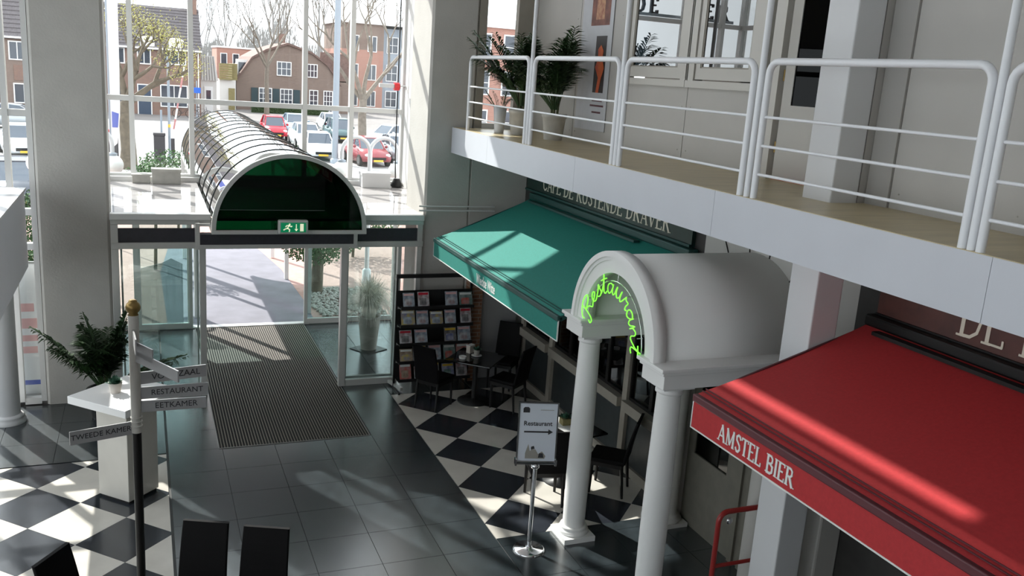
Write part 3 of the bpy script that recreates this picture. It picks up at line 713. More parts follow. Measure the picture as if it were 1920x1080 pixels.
for y, w in ((10.54, 'between the two palms and the banner'), (8.19, 'left of the casement windows'), (5.95, 'left of the gallery door'), (3.765, 'near the right edge of the picture')):
    tag(part('railing_post', MB().cyl((4.535, y, 4.19), (4.535, y, 9.4), .026, n=12), 'rail_white'), 'tall thin white post rising from the railing, '+w, 'post', 'tall railing posts')
# photo banner
bn = thing('photo_banner', 'tall hanging banner with warm photographs on the balcony wall', 'banner', (XF-.015, 11.4, 4.36))
part('sheet', B(0, .006, -.46, .46, 0, 2.9), 'poster_white', bn)
def ph(y0, y1, z0, z1, m, d=0): part('photograph', B(-.002-d, 0, y0, y1, z0, z1), m, bn)
ph(-.36, .12, 2.12, 2.62, 'poster_dark'); ph(-.36, .18, 1.42, 2.0, 'poster_dark'); ph(-.2, .04, 1.5, 1.86, 'poster_gold', .001)
ph(-.33, -.02, .52, 1.28, 'poster_black')
fg = MB(); P0 = [(-.12, .52), (-.16, .72), (-.05, .86), (-.12, .98), (-.1, 1.1), (-.18, 1.16), (-.26, 1.08), (-.24, .98), (-.31, .85), (-.24, .7), (-.2, .52)]
fg.prism([(p[0], p[1]) for p in P0], .002, frame4((-.003, 0, 0), (0, 1, 0), (0, 0, 1), (-1, 0, 0))); part('orange_figure', fg, 'poster_figure', bn)
Tb = frame4((-.001, -.16, .36), (0, -1, 0), (0, 0, 1), (-1, 0, 0))
ln = MB()
for i, (w, z) in enumerate(((.30, .40), (.40, .33), (.26, .24), (.34, .13))): ln.box(-.002, 0, -.18-w/2, -.18+w/2, z, z+.025)
part('small_print', ln, 'bar_red', bn)
# palms in pots on the gallery
for (x, y, s, lab) in ((5.18, 12.35, 1, 'potted palm on the balcony, nearer the end window'), (5.36, 11.55, 2, 'potted palm on the balcony, nearer the photo banner')):
    p = thing('potted_palm', lab, 'plant', (x, y, 4.19), 0, 'balcony palms')
    part('pot', MB().lathe([(.13, 0), (.165, .30), (.18, .31), (.18, .36), (.16, .36), (.155, .31)], 20), 'pot_stone', p); part('soil', MB().lathe([(.001, .325), (.155, .325)], 16, cap=False), 'soil', p)
    st = MB()
    for k in range(5): st.tube([(.04*math.cos(k*1.3), .04*math.sin(k*1.3), .32), (.06*math.cos(k*1.3), .06*math.sin(k*1.3), .62)], [.016, .011], 6)
    part('stem', st, 'palm_stem', p)
    palm(p, (0, 0, .42), 34, .85, 1.25, 1.0+.15*(s-1), s*5, avoid=0)
wp = thing('planter_pot', 'slim pale blue-white pot beside the balcony palm', 'pot', (4.93, 12.55, 4.19)); part('pot', MB().lathe([(.07, 0), (.10, .38), (.085, .38), (.08, .34)], 18), 'white_paint', wp)
palm(wp, (0, 0, .3), 7, .3, .45, 1.0, 31)
# ================================================================== AWNINGS
def awning(name, label, y0, y1, zt, fabric, bar, txt, y_txt, serif, cas, h_txt, zback=3.17, val=.215, cas2=None, xf=4.16):
    t = thing(name, label, 'awning'); xb = 5.80
    N = 10; mb = MB(); vs_ = []
    for i in range(N+1):
        k = i/N; x = xb+(xf-xb)*k; z = zback+(zt-zback)*k-.03*math.sin(math.pi*k)
        for yy_, dz in ((y0, 0), (y1, 0), (y1, .01), (y0, .01)): vs_.append((x, yy_, z+dz))
    mb.add(vs_, [(4*i+j, 4*i+(j+1) % 4, 4*i+4+(j+1) % 4, 4*i+4+j) for i in range(N) for j in range(4)]); mb.add(vs_[:4], [(0, 1, 2, 3)]); mb.add(vs_[-4:], [(3, 2, 1, 0)])
    part('fabric', mb, fabric, t)
    part('front_bar', MB().box(xf-.035, xf+.03, y0-.01, y1+.01, zt-.05, zt+.012), bar, t, bev=.01)
    for dx in (.045, .075): part('seam', B(xf+dx, xf+dx+.008, y0, y1, zt+.010+dx*.42, zt+.018+dx*.42), bar, t)
    v = part('valance', B(xf-.02, xf-.012, y0, y1, zt-.05-val, zt-.05), fabric, t)
    part('piping', MB().box(xf-.024, xf-.010, y0, y1, zt-.062-val, zt-.05-val).box(xf-.024, xf-.010, y0-.01, y0, zt-.062-val, zt-.03).box(xf-.024, xf-.010, y1, y1+.01, zt-.062-val, zt-.03), 'piping', t)
    for yy_ in (y0, y1): part('end_cap', MB().bar((xf, yy_, zt-.03), (xb, yy_, zback-.03), .02, .04), bar, t)
    part('cassette', MB().box(xb-.10, xb+.04, y0-.03, y1+.03, zback-.03, zback+.07), cas, t, bev=.02)
    part('cassette_rail', MB().box(xb-.22, xb-.14, y0+1.0, y1-.2, zback-.05, zback-.02), cas2 or cas, t)
    for yy_ in (y0+.9, y1-.9): part('folding_arm', MB().bar((xb, yy_, zback-.12), ((xb+xf)/2, yy_+.25, (zback+zt)/2-.16), .04, .05).bar(((xb+xf)/2, yy_+.25, (zback+zt)/2-.16), (xf+.03, yy_, zt-.06), .04, .05), 'alu_dark', t)
    zc = zt-.05-val+.04
    if serif: serif_text(txt, frame4((xf-.021, y_txt, zc), (0, -1, 0), (0, 0, 1), (-1, 0, 0)), h_txt, 'letter_white', t, w=.085, sx=.88)
    else: text_obj(txt, h_txt*1.45, frame4((xf-.021, y_txt, zc+h_txt*.42), (0, -1, 0), (0, 0, 1), (-1, 0, 0)), 'letter_white', t, sx=.62, off=.0025, align='LEFT')
    return t
awning('green_awning', 'green fabric awning over the café terrace, sun patches on it', 8.42, 12.98, 2.50, 'awning_green', 'bar_green', 'Wieckse Witte', 11.02, False, 'bar_green', .125)
awning('red_awning', 'red fabric awning lettered AMSTEL BIER at the lower right', .9, 5.63, 2.63, 'awning_red', 'bar_red', 'AMSTEL BIER', 5.27, True, 'black_wood', .135, xf=4.06)
# name boards over the awnings
s1 = thing('name_board', 'dark green board with cream café name above the green awning', 'sign', (XF, 0, 0))
part('board', B(-.05, 0, 8.5, 13.35, 3.27, 3.74), 'sign_green', s1); part('moulding', B(-.08, 0, 8.5, 13.35, 3.245, 3.275), 'bar_green', s1)
serif_text('CAFE DE RUSTENDE DRAVER', frame4((-.051, 12.72, 3.325), (0, -1, 0), (0, 0, 1), (-1, 0, 0)), .21, 'letter_cream', s1, total=3.75)
s2 = thing('name_board', 'brown board with pale serif letters above the red awning', 'sign', (XF, 0, 0))
part('board', B(-.05, 0, -2.0, 5.62, 3.25, 3.74), 'sign_brown', s2); part('moulding', B(-.07, 0, -2.0, 5.62, 3.242, 3.255), 'black_wood', s2)
serif_text('DE R', frame4((-.051, 4.80, 3.30), (0, -1, 0), (0, 0, 1), (-1, 0, 0)), .30, 'letter_cream', s2, sx=.95, w=.06)
# ================================================================== PORTAL
po = thing('restaurant_portal', 'white barrel-vaulted portal on two columns between the awnings', 'portal', (0, 7.33, 0))
ZS = 2.47; RO = .86
def arch_solid(x0, x1, ro, ri, n=36):
    mb = MB(); vv = []
    for k in range(n+1):
        a = math.pi*k/n
        for (r, x) in ((ri, x0), (ro, x0), (ro, x1), (ri, x1)): vv.append((x, r*math.cos(a), ZS+.13+r*math.sin(a)))
    mb.add(vv, [(k*4+j, k*4+(j+1) % 4, k*4+4+(j+1) % 4, k*4+4+j) for k in range(n) for j in range(4)]); mb.add(vv[:4], [(0, 1, 2, 3)]); mb.add(vv[-4:], [(3, 2, 1, 0)])
    for i in range(len(mb.sm)): mb.sm[i] = (i % 4 == 1 or i % 4 == 3)
    return mb
part('arch_ring', arch_solid(4.20, 4.34, .78, .63), 'portal_white', po); part('arch_moulding', arch_solid(4.165, 4.30, .845, .79), 'portal_white', po); part('arch_moulding', arch_solid(4.185, 4.26, .79, .755), 'portal_white', po)
part('vault', arch_solid(4.30, 5.85, .81, .74), 'portal_white', po)
for s in (-1, 1):
    y0, y1 = (.62, 1.0) if s > 0 else (-1.0, -.62)
    e = part('entablature', B(4.20, 5.85, y0, y1, ZS-.07, ZS+.10), 'portal_white', po, bev=.006)
    part('cornice', MB().box(4.15, 5.85, y0-.04, y1+.04, ZS+.10, ZS+.135).box(4.175, 5.85, y0-.02, y1+.02, ZS+.065, ZS+.10), 'portal_white', e, bev=.006)
    c = part('column', MB().lathe([(.125, .14), (.13, .9), (.126, 1.5), (.112, 2.32)], 28, (4.40, s*.80, 0)), 'portal_white', po)
    part('base', MB().lathe([(.165, .06), (.175, .08), (.17, .105), (.145, .11), (.155, .125), (.15, .145), (.126, .15)], 28, (4.40, s*.80, 0)).box(4.40-.19, 4.40+.19, s*.8-.19, s*.8+.19, 0, .06), 'portal_white', c)
    part('capital', MB().lathe([(.112, 2.30), (.13, 2.31), (.13, 2.33), (.12, 2.34), (.15, 2.38)], 28, (4.40, s*.80, 0)).box(4.40-.16, 4.40+.16, s*.8-.16, s*.8+.16, 2.375, ZS-.07), 'portal_white', c)
    h = part('half_column', MB().lathe([(.14, .12), (.13, 2.33)], 24, (5.62, s*.82, 0)), 'panel', po)
    part('base', MB().lathe([(.19, .05), (.2, .08), (.16, .1), (.17, .12), (.14, .14)], 24, (5.62, s*.82, 0)).box(5.42, 5.82, s*.82-.2, s*.82+.2, 0, .05), 'panel', h)
    part('capital', MB().lathe([(.13, 2.31), (.16, 2.36), (.16, 2.4)], 24, (5.62, s*.82, 0)), 'panel', h)
# neon
NL = {'R': (1.2, [[(-.2, 1.05), (-.15, 1.5), (.2, 1.9), (.65, 1.95), (.98, 1.65), (.88, 1.2), (.5, 1.0), (.3, 1.0), (.6, .75), (.8, .3), (.95, .0), (1.15, .2)], [(.32, 1.75), (.3, .8), (.2, -.2), (-.02, -.5), (-.22, -.25), (-.1, .1)]]),
 'e': (.68, [[(-.05, .2), (.3, .45), (.5, .8), (.32, 1.02), (.1, .75), (.1, .25), (.35, .0), (.63, .2)]]),
 's': (.66, [[(-.05, .2), (.25, .7), (.38, 1.15), (.45, .7), (.55, .3), (.35, .0), (.1, .08)], [(.35, .0), (.61, .2)]]),
 't': (.66, [[(-.05, .2), (.25, .9), (.38, 1.85), (.3, .9), (.25, .2), (.42, .0), (.61, .2)], [(.08, 1.35), (.62, 1.45)]]),
 'a': (.95, [[(.62, .85), (.42, 1.02), (.15, .85), (.05, .4), (.2, .02), (.45, .2), (.62, .7), (.66, 1.0), (.6, .3), (.72, .0), (.90, .2)]]),
 'u': (.9, [[(-.05, .2), (.13, 1.0), (.1, .4), (.25, .0), (.5, .25), (.63, 1.0), (.58, .3), (.7, .0), (.85, .2)]]),
 'r': (.72, [[(-.05, .2), (.14, .85), (.2, 1.1), (.28, .85), (.52, .9), (.46, .4), (.52, .05), (.67, .2)]]),
 'n': (.9, [[(-.05, .2), (.1, 1.0), (.1, .05), (.15, .6), (.38, 1.0), (.53, .8), (.53, .2), (.66, .0), (.85, .2)]])}
ne = thing('neon_sign', 'glowing green neon script reading Restaurant inside the portal arch', 'neon sign', (4.165, 7.33, ZS+.13))
word = 'Restaurant'; tot = sum(NL[c][0] for c in word); a0, a1 = math.radians(9), math.radians(184); x = 0
for c in word:
    mb = MB()
    for pl in NL[c][1]:
        P = []
        for p in smooth_pts([(q[0]+x, q[1], 0) for q in pl], 5):
            a = a0+(a1-a0)*p.x/tot; r = .43+.10*p.y; P.append((0.0, r*math.cos(a), r*math.sin(a)))
        mb.tube(P, .0058, 6)
    part('letter_tube', mb, 'neon', ne); x += NL[c][0]
part('support_bar', MB().tube(arc_pts((0, 0), .55, math.radians(12), math.radians(182), 20, 'yz', .05), .006, 6), 'chrome', ne)
for a in (30, 75, 120, 165):
    r_ = math.radians(a); part('standoff', MB().cyl((.0, .55*math.cos(r_), .55*math.sin(r_)), (.06, .55*math.cos(r_), .55*math.sin(r_)), .005, n=6), 'chrome', ne)
part('hanger', MB().cyl((.05, 0, .55), (.05, 0, .63), .005, n=6), 'chrome', ne)
# ================================================================== CHAIRS AND TABLES
def chair_proto():
    t = thing('dining_chair', 'x', 'chair')
    s = MB(); s.box(-.22, .22, -.22, .23, .43, .49); part('seat', s, 'black_leather', t, bev=.02)
    part('apron', MB().box(-.20, .20, -.20, .21, .38, .43), 'black_wood', t)
    b = MB(); vv = []; N = 8
    for i in range(N+1):
        k = i/N; z = .46+.56*k; yb = -.20-.07*k-.05*k*k; w = .215-.012*k
        for xx, dy in ((-w, 0), (w, 0), (w, -.035), (-w, -.035)): vv.append((xx, yb+dy, z))
    b.add(vv, [(4*i+j, 4*i+(j+1) % 4, 4*i+4+(j+1) % 4, 4*i+4+j) for i in range(N) for j in range(4)]); b.add(vv[:4], [(3, 2, 1, 0)]); b.add(vv[-4:], [(0, 1, 2, 3)])
    part('backrest', b, 'black_leather', t, bev=.012)
    for sx in (-1, 1):
        for sy in (-1, 1):
            l = MB(); l.tube([(sx*.185, sy*.185, .43), (sx*.19, sy*.19-(.04 if sy < 0 else 0), 0)], [.026, .017], 4, cap=True); part('leg', l, 'black_wood', t)
    return t
ch0 = chair_proto(); first = [True]
def chair(x, y, rz, label, group='black dining chairs'):
    c = ch0 if first[0] else copy_tree(ch0); first[0] = False
    c.location = (x, y, 0); c.rotation_euler = (0, 0, rz); tag(c, label, 'chair', group); return c
def back_at(x, y, rz, label):  # place by the middle of the backrest's top edge
    return chair(x-.335*math.sin(rz), y+.335*math.cos(rz), rz, label)
R_ = math.radians
back_at(.43, 7.55, R_(180-23), 'black leather chair in the foreground, left one of the pair side by side')
back_at(.92, 7.31, R_(180-23), 'black leather chair in the foreground, right one of the pair side by side')
back_at(-.77, 7.30, R_(180+56), 'black leather chair cut by the bottom edge at the lower left')
chair(4.06, 12.36, R_(-52), 'black high-backed chair in front of the magazine rack')
back_at(5.36, 11.78, R_(38), 'black high-backed chair at the café table with the ashtray, nearer the portal')
chair(5.42, 12.95, R_(140), 'black high-backed chair in the dark corner behind the café table')
back_at(4.36, 8.70, R_(-12), 'black chair behind the Restaurant sign stand')
back_at(5.60, 8.86, R_(50), 'black chair seen between the two portal columns')
def table(name, label, x, y, rz, w, d):
    t = thing(name, label, 'table', (x, y, 0), rz)
    part('top', B(-w/2, w/2, -d/2, d/2, .70, .725), 'black_gloss', t, bev=.008)
    part('column', MB().cyl((0, 0, .03), (0, 0, .70), .04, n=14), 'black_metal', t); part('foot', MB().lathe([(.26, 0), (.26, .015), (.06, .035), (.045, .06)], 24), 'black_metal', t)
    part('spider', MB().box(-.2, .2, -.025, .025, .68, .70).box(-.025, .025, -.2, .2, .68, .70), 'black_metal', t); return t
table('cafe_table', 'glossy black square café table with ashtray and small plant', 4.73, 12.40, R_(48), .76, .76)
table('cafe_table', 'glossy black café table behind the portal column with runner and plant box', 4.90, 9.46, R_(12), .75, .75)
ZT = .725
a = thing('ashtray', 'small white and red ashtray on the café table', 'ashtray', (4.50, 12.38, ZT)); part('bowl', MB().lathe([(.055, 0), (.06, .035), (.05, .035), (.045, .012), (.001, .012)], 16), 'paper_white', a); part('red_print', MB().lathe([(.001, .013), (.03, .013)], 12, cap=False), 'car_red', a)
a = thing('saucer', 'white saucer under the small plant on the café table', 'saucer', (4.75, 12.44, ZT)); part('dish', MB().lathe([(.04, 0), (.085, .018), (.08, .02), (.001, .006)], 20), 'paper_white', a)
def small_plant(label, x, y, z, pot, r=.05, h=.09, sq=False, n=70, rz=0, scale=1):
    p = thing('small_plant', label, 'plant', (x, y, z), rz)
    if sq: part('pot', MB().box(-r, r, -r, r, 0, h), pot, p, bev=.006)
    else: part('pot', MB().lathe([(r*.72, 0), (r, h), (r*.9, h), (r*.85, h*.85)], 18), pot, p)
    part('soil', MB().lathe([(.001, h*.88), (r*.86, h*.88)], 12, cap=False), 'soil', p)
    rd = random.Random(int(x*100)); lm = MB()
    for i in range(n):
        az = rd.uniform(0, 6.28); el = rd.uniform(.2, 1.4); L = rd.uniform(.5, 1.0)*r*1.5*scale; c0 = Vector((math.cos(az)*r*.4, math.sin(az)*r*.4, h*.9)); d = Vector((math.cos(az)*math.cos(el), math.sin(az)*math.cos(el), math.sin(el)))
        e = c0+d*L; n_ = Vector((-math.sin(az), math.cos(az), 0))*L*.22; m_ = c0+d*L*.55
        lm.add([c0, m_+n_, e, m_-n_], [(0, 1, 2, 3)])
    stuff(part('leaves', lm, 'leaf_succulent', p)); return p
small_plant('small green plant in a clay pot on the saucer', 4.75, 12.44, ZT+.02, 'pot_grey', .05, .09)
a = thing('menu_box', 'small pale box behind the plant on the café table', 'box', (4.72, 12.64, ZT), .5); part('box', B(-.06, .06, -.04, .04, 0, .12), 'terracotta_white', a, bev=.004); part('lid', B(-.062, .062, -.042, .042, .12, .13), 'paper_white', a)
tr = thing('table_runner', 'pale runner across the table behind the portal column', 'runner', (4.90, 9.46, ZT), R_(12)); part('cloth', B(-.12, .12, -.36, .36, 0, .004), 'paper_white', tr)
small_plant('small plant in a square wooden box behind the Restaurant sign', 4.92, 9.56, ZT+.004, 'timber_olive', .06, .085, True, 70)
a = thing('menu_holder', 'teal folded menu card leaning on the table near the portal column', 'menu', (5.12, 9.30, ZT), R_(20)); part('card', MB().prism([(-.09, 0), (.09, 0), (.09, .2), (-.09, .2)], .004, frame4((0, 0, 0), (1, 0, 0), (0, .35, .94), (0, -.94, .35))), 'awning_green', a); part('stand', B(-.1, .1, -.02, .07, 0, .012), 'chrome', a)
# ================================================================== MAGAZINE RACK
rk = thing('magazine_rack', 'black metal magazine rack full of magazines beside the entrance', 'rack', (4.27, 13.12, 0))
for sx in (-.62, .62): part('side_post', MB().box(sx-.015, sx+.015, .10, .14, 0, 1.86).box(sx-.015, sx+.015, -.24, .16, 0, .03), 'black_metal', rk)
part('top_bar', B(-.64, .64, .09, .14, 1.82, 1.88), 'black_metal', rk)
zsh = [.16, .46, .76, 1.06, 1.36]
for z in zsh:
    s = part('shelf', MB().box(-.605, .605, -.10, .10, z, z+.012).box(-.605, .605, -.112, -.10, z, z+.05).box(-.605, .605, .10, .112, z, z+.26), 'black_metal', rk)
cov = []
for i, (c1, c2) in enumerate([((.5, .1, .07), (.35, .3, .3)), ((.45, .5, .56), (.1, .12, .16)), ((.1, .12, .28), (.5, .5, .54)), ((.42, .34, .26), (.16, .1, .07)), ((.55, .57, .6), (.2, .06, .05)), ((.08, .15, .13), (.3, .36, .36)), ((.55, .42, .1), (.1, .16, .42)), ((.28, .27, .27), (.05, .05, .06))]):
    cov.append(mat('cover_%d' % i, c1, .25, col2=c2, scale=11).name)
ordn = ['first', 'second', 'third', 'fourth', 'fifth']; shn = ['bottom', 'second lowest', 'middle', 'second highest', 'top']; rd = random.Random(3)
cn_ = ['red and grey', 'pale blue-grey', 'dark blue', 'tan brown', 'white and red', 'dark teal', 'yellow and blue', 'charcoal']
k = 0
mm = {}
for si, z in enumerate(zsh):
    for i in range(5):
        if (si, i) in ((4, 2), (2, 2)): continue
        w = .20+.02*((i+si) % 2); c = (i*3+si*2+rd.randrange(3)) % 8
        t = thing('magazine', '%s magazine on the %s shelf of the rack, %s from the left' % (cn_[c], shn[si], ordn[i]), 'magazine', (4.27-.48+i*.24+rd.uniform(-.015, .015), 13.12-.085, z+.013), 0, 'magazines on the rack'); t.scale = (rd.uniform(.92, 1.12), 1, rd.uniform(.82, 1.08))
        T = Matrix.Rotation(R_(-20), 4, 'X')
        if c not in mm:
            mm[c] = (MB().box(-.10, .10, 0, .006, 0, .265, T).mesh('cover'), MB().box(-.085, .085, -.002, 0, .215, .25, T).mesh('title_strip'), MB().box(-.07, .05, -.002, 0, .05, .16, T).mesh('cover_picture'))
            mm[c][0].materials.append(M[cov[c]]); mm[c][1].materials.append(M[['letter_white', 'banner_red', 'plate', 'letter_white', 'car_red', 'letter_white', 'letter_white', 'plate'][c]]); mm[c][2].materials.append(M[cov[(c+3) % 8]])
        link('cover', mm[c][0], None, t); link('title_strip', mm[c][1], None, t); link('cover_picture', mm[c][2], None, t)
# ================================================================== SIGN STAND
ss = thing('sign_stand', 'chrome stand holding the white Restaurant arrow sign', 'sign stand', (3.79, 7.97, 0))
part('base', MB().lathe([(.175, 0), (.175, .012), (.16, .022), (.04, .03), (.03, .05)], 32), 'chrome', ss); part('pole', MB().cyl((0, 0, .03), (0, 0, 1.01), .022, n=20), 'chrome', ss)
part('collar', MB().lathe([(.03, .96), (.045, .975), (.045, 1.0), (.03, 1.015)], 20), 'chrome', ss)
Rz = Matrix.Rotation(R_(-16), 4, 'Z')
part('holder', MB().box(-.215, .215, -.03, .03, 1.015, 1.03, Rz).box(-.225, -.205, -.035, .035, 1.0, 1.07, Rz).box(.205, .225, -.035, .035, 1.0, 1.07, Rz), 'chrome', ss)
Tf = Rz @ Matrix.Translation((0, -.004, 1.035)) @ Matrix.Rotation(R_(-5), 4, 'X')
part('frame', MB().box(-.215, -.2, -.012, .012, 0, .66, Tf).box(.2, .215, -.012, .012, 0, .66, Tf).box(-.2, .2, -.012, .012, 0, .015, Tf).box(-.2, .2, -.012, .012, .645, .66, Tf), 'chrome', ss)
part('sheet', MB().box(-.2, .2, -.005, .005, .015, .645, Tf), 'paper', ss)
Tt = Tf @ frame4((0, -.006, 0), (1, 0, 0), (0, 0, 1), (0, -1, 0))
text_obj('Restaurant', .070, Tt @ Matrix.Translation((.0, .425, 0)), 'ink', ss, off=.001)
arw = MB(); ribbon(arw, [(-.145, .335), (.12, .335)], .0085, Tt, .002); arw.prism([(.115, .305), (.165, .335), (.115, .365)], .002, Tt); part('arrow', arw, 'ink', ss)
part('emblem', MB().prism([(-.165, .545), (-.095, .545), (-.095, .59), (-.11, .605), (-.15, .605), (-.165, .59)], .002, Tt), 'ink', ss)
sp_ = MB(); ribbon(sp_, [(.02, .575), (.165, .575)], .004, Tt, .001); part('small_print', sp_, 'sign_grey', ss)
pic = MB(); rd = random.Random(5)
pic.prism([(-.12, .04), (.09, .04), (.10, .07), (.06, .12), (.02, .09), (-.01, .14), (-.05, .15), (-.07, .12), (-.09, .2), (-.12, .1)], .0015, Tt); part('picture', pic, 'pot_grey', ss)
pic2 = MB(); pic2.prism([(-.06, .14), (-.02, .15), (-.03, .18), (-.06, .17)], .002, Tt).prism([(.02, .05), (.08, .05), (.07, .1), (.03, .1)], .002, Tt); part('picture_dark', pic2, 'ink', ss)
# ================================================================== DESK AND SIGNPOST
dk = thing('pedestal_desk', 'white-topped square pedestal desk set diagonally on the chequered floor', 'desk', (-.25, 10.40, 0), R_(45))
part('plinth', B(-.205, .205, -.205, .205, 0, .03), 'black_wood', dk)
part('pedestal', MB().box(-.225, .225, -.225, .225, .03, 1.15), 'desk_side', dk, bev=.006)
part('top', B(-.425, .425, -.425, .425, 1.15, 1.24), 'desk_top', dk, bev=.006)
small_plant('little succulent in a white tapered pot on the pedestal desk', -.36, 10.42, 1.24, 'terracotta_white', .075, .12, False, 110, 0, .8)
sp = thing('signpost', 'tall signpost with a brass ball finial and grey direction boards', 'signpost', (-.115, 7.95, 0))
part('foot', MB().lathe([(.2, 0), (.2, .02), (.05, .04)], 24), 'black_metal', sp)
part('lower_pole', MB().cyl((0, 0, .02), (0, 0, 1.75), .038, n=16), 'black_wood', sp); part('upper_pole', MB().cyl((0, 0, 1.75), (0, 0, 2.82), .044, n=16), 'desk_side', sp)
part('finial', MB().lathe([(.03, 2.80), (.045, 2.82), (.036, 2.835), (.056, 2.86), (.062, 2.89), (.052, 2.92), (.034, 2.935), (.036, 2.945), (.02, 2.955)], 20), 'brass', sp)
for z in (1.80, 1.84, 1.88): part('ring', MB().lathe([(.044, z), (.05, z+.006), (.05, z+.014), (.044, z+.02)], 16, cap=False), 'desk_side', sp)
def board(ang, z0, z1, L, txt, face, pivot=.04):
    """board leaving the pole at heading ang (degrees, 0 = +X)"""
    T = Matrix.Rotation(R_(ang), 4, 'Z'); s = -.018 if face < 0 else .018
    b = part('direction_board', MB().prism([(pivot, z0), (pivot+L, z0), (pivot+L, z1), (pivot, z1)], .012, T @ frame4((0, 0, 0), (1, 0, 0), (0, 0, 1), (0, -1, 0))), 'sign_grey', sp)
    if txt:
        if face < 0: TT = T @ frame4((pivot+L/2+.02, -.0125, (z0+z1)/2), (1, 0, 0), (0, 0, 1), (0, -1, 0))
        else: TT = T @ frame4((pivot+L/2, .0005, (z0+z1)/2), (-1, 0, 0), (0, 0, 1), (0, 1, 0))
        text_obj(txt, {'RESTAURANT': .07, 'EETKAMER': .074, 'VOORZAAL': .078}.get(txt, .066), TT, 'ink', b, off=0)
board(2, 2.055, 2.165, .56, 'RESTAURANT', -1); board(0, 1.935, 2.04, .54, 'EETKAMER', -1); board(12, 2.19, 2.30, .56, 'VOORZAAL', -1)
board(196, 1.735, 1.855, .50, 'TWEEDE KAMER', 1)
board(-62, 2.41, 2.51, .68, None, -1); board(-62, 2.47, 2.59, .28, None, -1); board(-86, 2.56, 2.70, .30, None, -1)
# ================================================================== PLANTS INSIDE
fp = thing('potted_palm', 'large potted palm at the foot of the left column behind the desk', 'plant', (-.58, 12.90, 0))
part('pot', MB().lathe([(.17, 0), (.22, .36), (.24, .37), (.24, .42), (.2, .42), (.19, .37)], 22), 'black_metal', fp); part('soil', MB().lathe([(.001, .385), (.195, .385)], 16, cap=False), 'soil', fp)
st = MB()
for k in range(6): st.tube([(.05*math.cos(k), .05*math.sin(k), .38), (.08*math.cos(k), .08*math.sin(k), .7)], [.018, .012], 6)
part('stem', st, 'palm_stem', fp); palm(fp, (0, 0, .42), 50, .85, 1.25, 1.2, 11, avoid=1.57)
gp = thing('potted_grass', 'tall tapered pot with a drooping tuft of white grass inside the vestibule', 'plant', (3.72, 15.3, 0))
part('base_plate', MB().box(-.24, .24, -.24, .24, 0, .015, Matrix.Rotation(R_(30), 4, 'Z')), 'black_metal', gp)
part('pot', MB().lathe([(.14, .015), (.20, .60), (.205, .64), (.18, .64), (.17, .58)], 24), 'pot_grey', gp)
rd = random.Random(9); gm = MB()
for i in range(1300):
    az = rd.uniform(0, 6.283); sp0 = rd.random()**.7; H_ = rd.uniform(.75, 1.0); out = .12+.36*sp0; dr = rd.uniform(.55, 1.25)*(.35+.65*sp0)
    P = []
    for j in range(6):
        t = j/5; rr = .10*sp0+out*t**1.3; zz = .58+H_*(1.75*t-1.15*dr*t*t-.45*t*t)*.9
        P.append(Vector((rr*math.cos(az+.1*t), rr*math.sin(az+.1*t), zz)))
    n_ = Vector((-math.sin(az), math.cos(az), 0))*.0045
    vv = []
    for j, p in enumerate(P): q = n_*(1-.12*j); vv += [p-q, p+q]
    gm.add(vv, [(2*j, 2*j+1, 2*j+3, 2*j+2) for j in range(5)])
stuff(part('grass', gm, 'grass_white', gp))
# roll-up banner at left glazing
rb_ = thing('rollup_banner', 'white roll-up banner with faded red lettering behind the left glazing', 'banner', (-1.62, 13.86, 0))
part('sheet', B(-.26, .20, 0, .004, .06, 2.0), 'banner_white', rb_); part('base', B(-.3, .24, -.1, .1, 0, .06), 'steel', rb_); part('top_rail', B(-.27, .21, -.01, .014, 2.0, 2.03), 'steel', rb_)
bl = MB()
for (x0, x1, z0, z1) in ((-.2, .12, 1.30, 1.42), (-.22, .15, 1.05, 1.2), (-.1, .16, .86, .95), (-.05, .14, .68, .78)): bl.box(x0, x1, -.002, 0, z0, z1)
part('red_blocks', bl, 'banner_red', rb_); part('blue_strip', B(-.2, .18, -.002, 0, .2, .27), 'banner_blue', rb_)
# red guard rail
rr = thing('guard_rail', 'dark red tubular guard rail beneath the red awning', 'railing', (0, 6.32, 0))
pts = [(4.98, 0, 0), (4.98, 0, 1.02)]+[(5.08-.10*math.cos(k*math.pi/12), 0, 1.02+.10*math.sin(k*math.pi/12)) for k in range(1, 7)]+[(5.82, 0, 1.12)]
part('top_tube', MB().tube(pts, .026, 12), 'red_tube', rr); part('lower_tube', MB().cyl((5.0, 0, .55), (5.82, 0, .55), .02, n=10), 'red_tube', rr); part('lamp_disc', MB().sphere((5.09, -.02, 1.03), .035, 12, 8, (1, .5, 1)), 'chrome', rr)
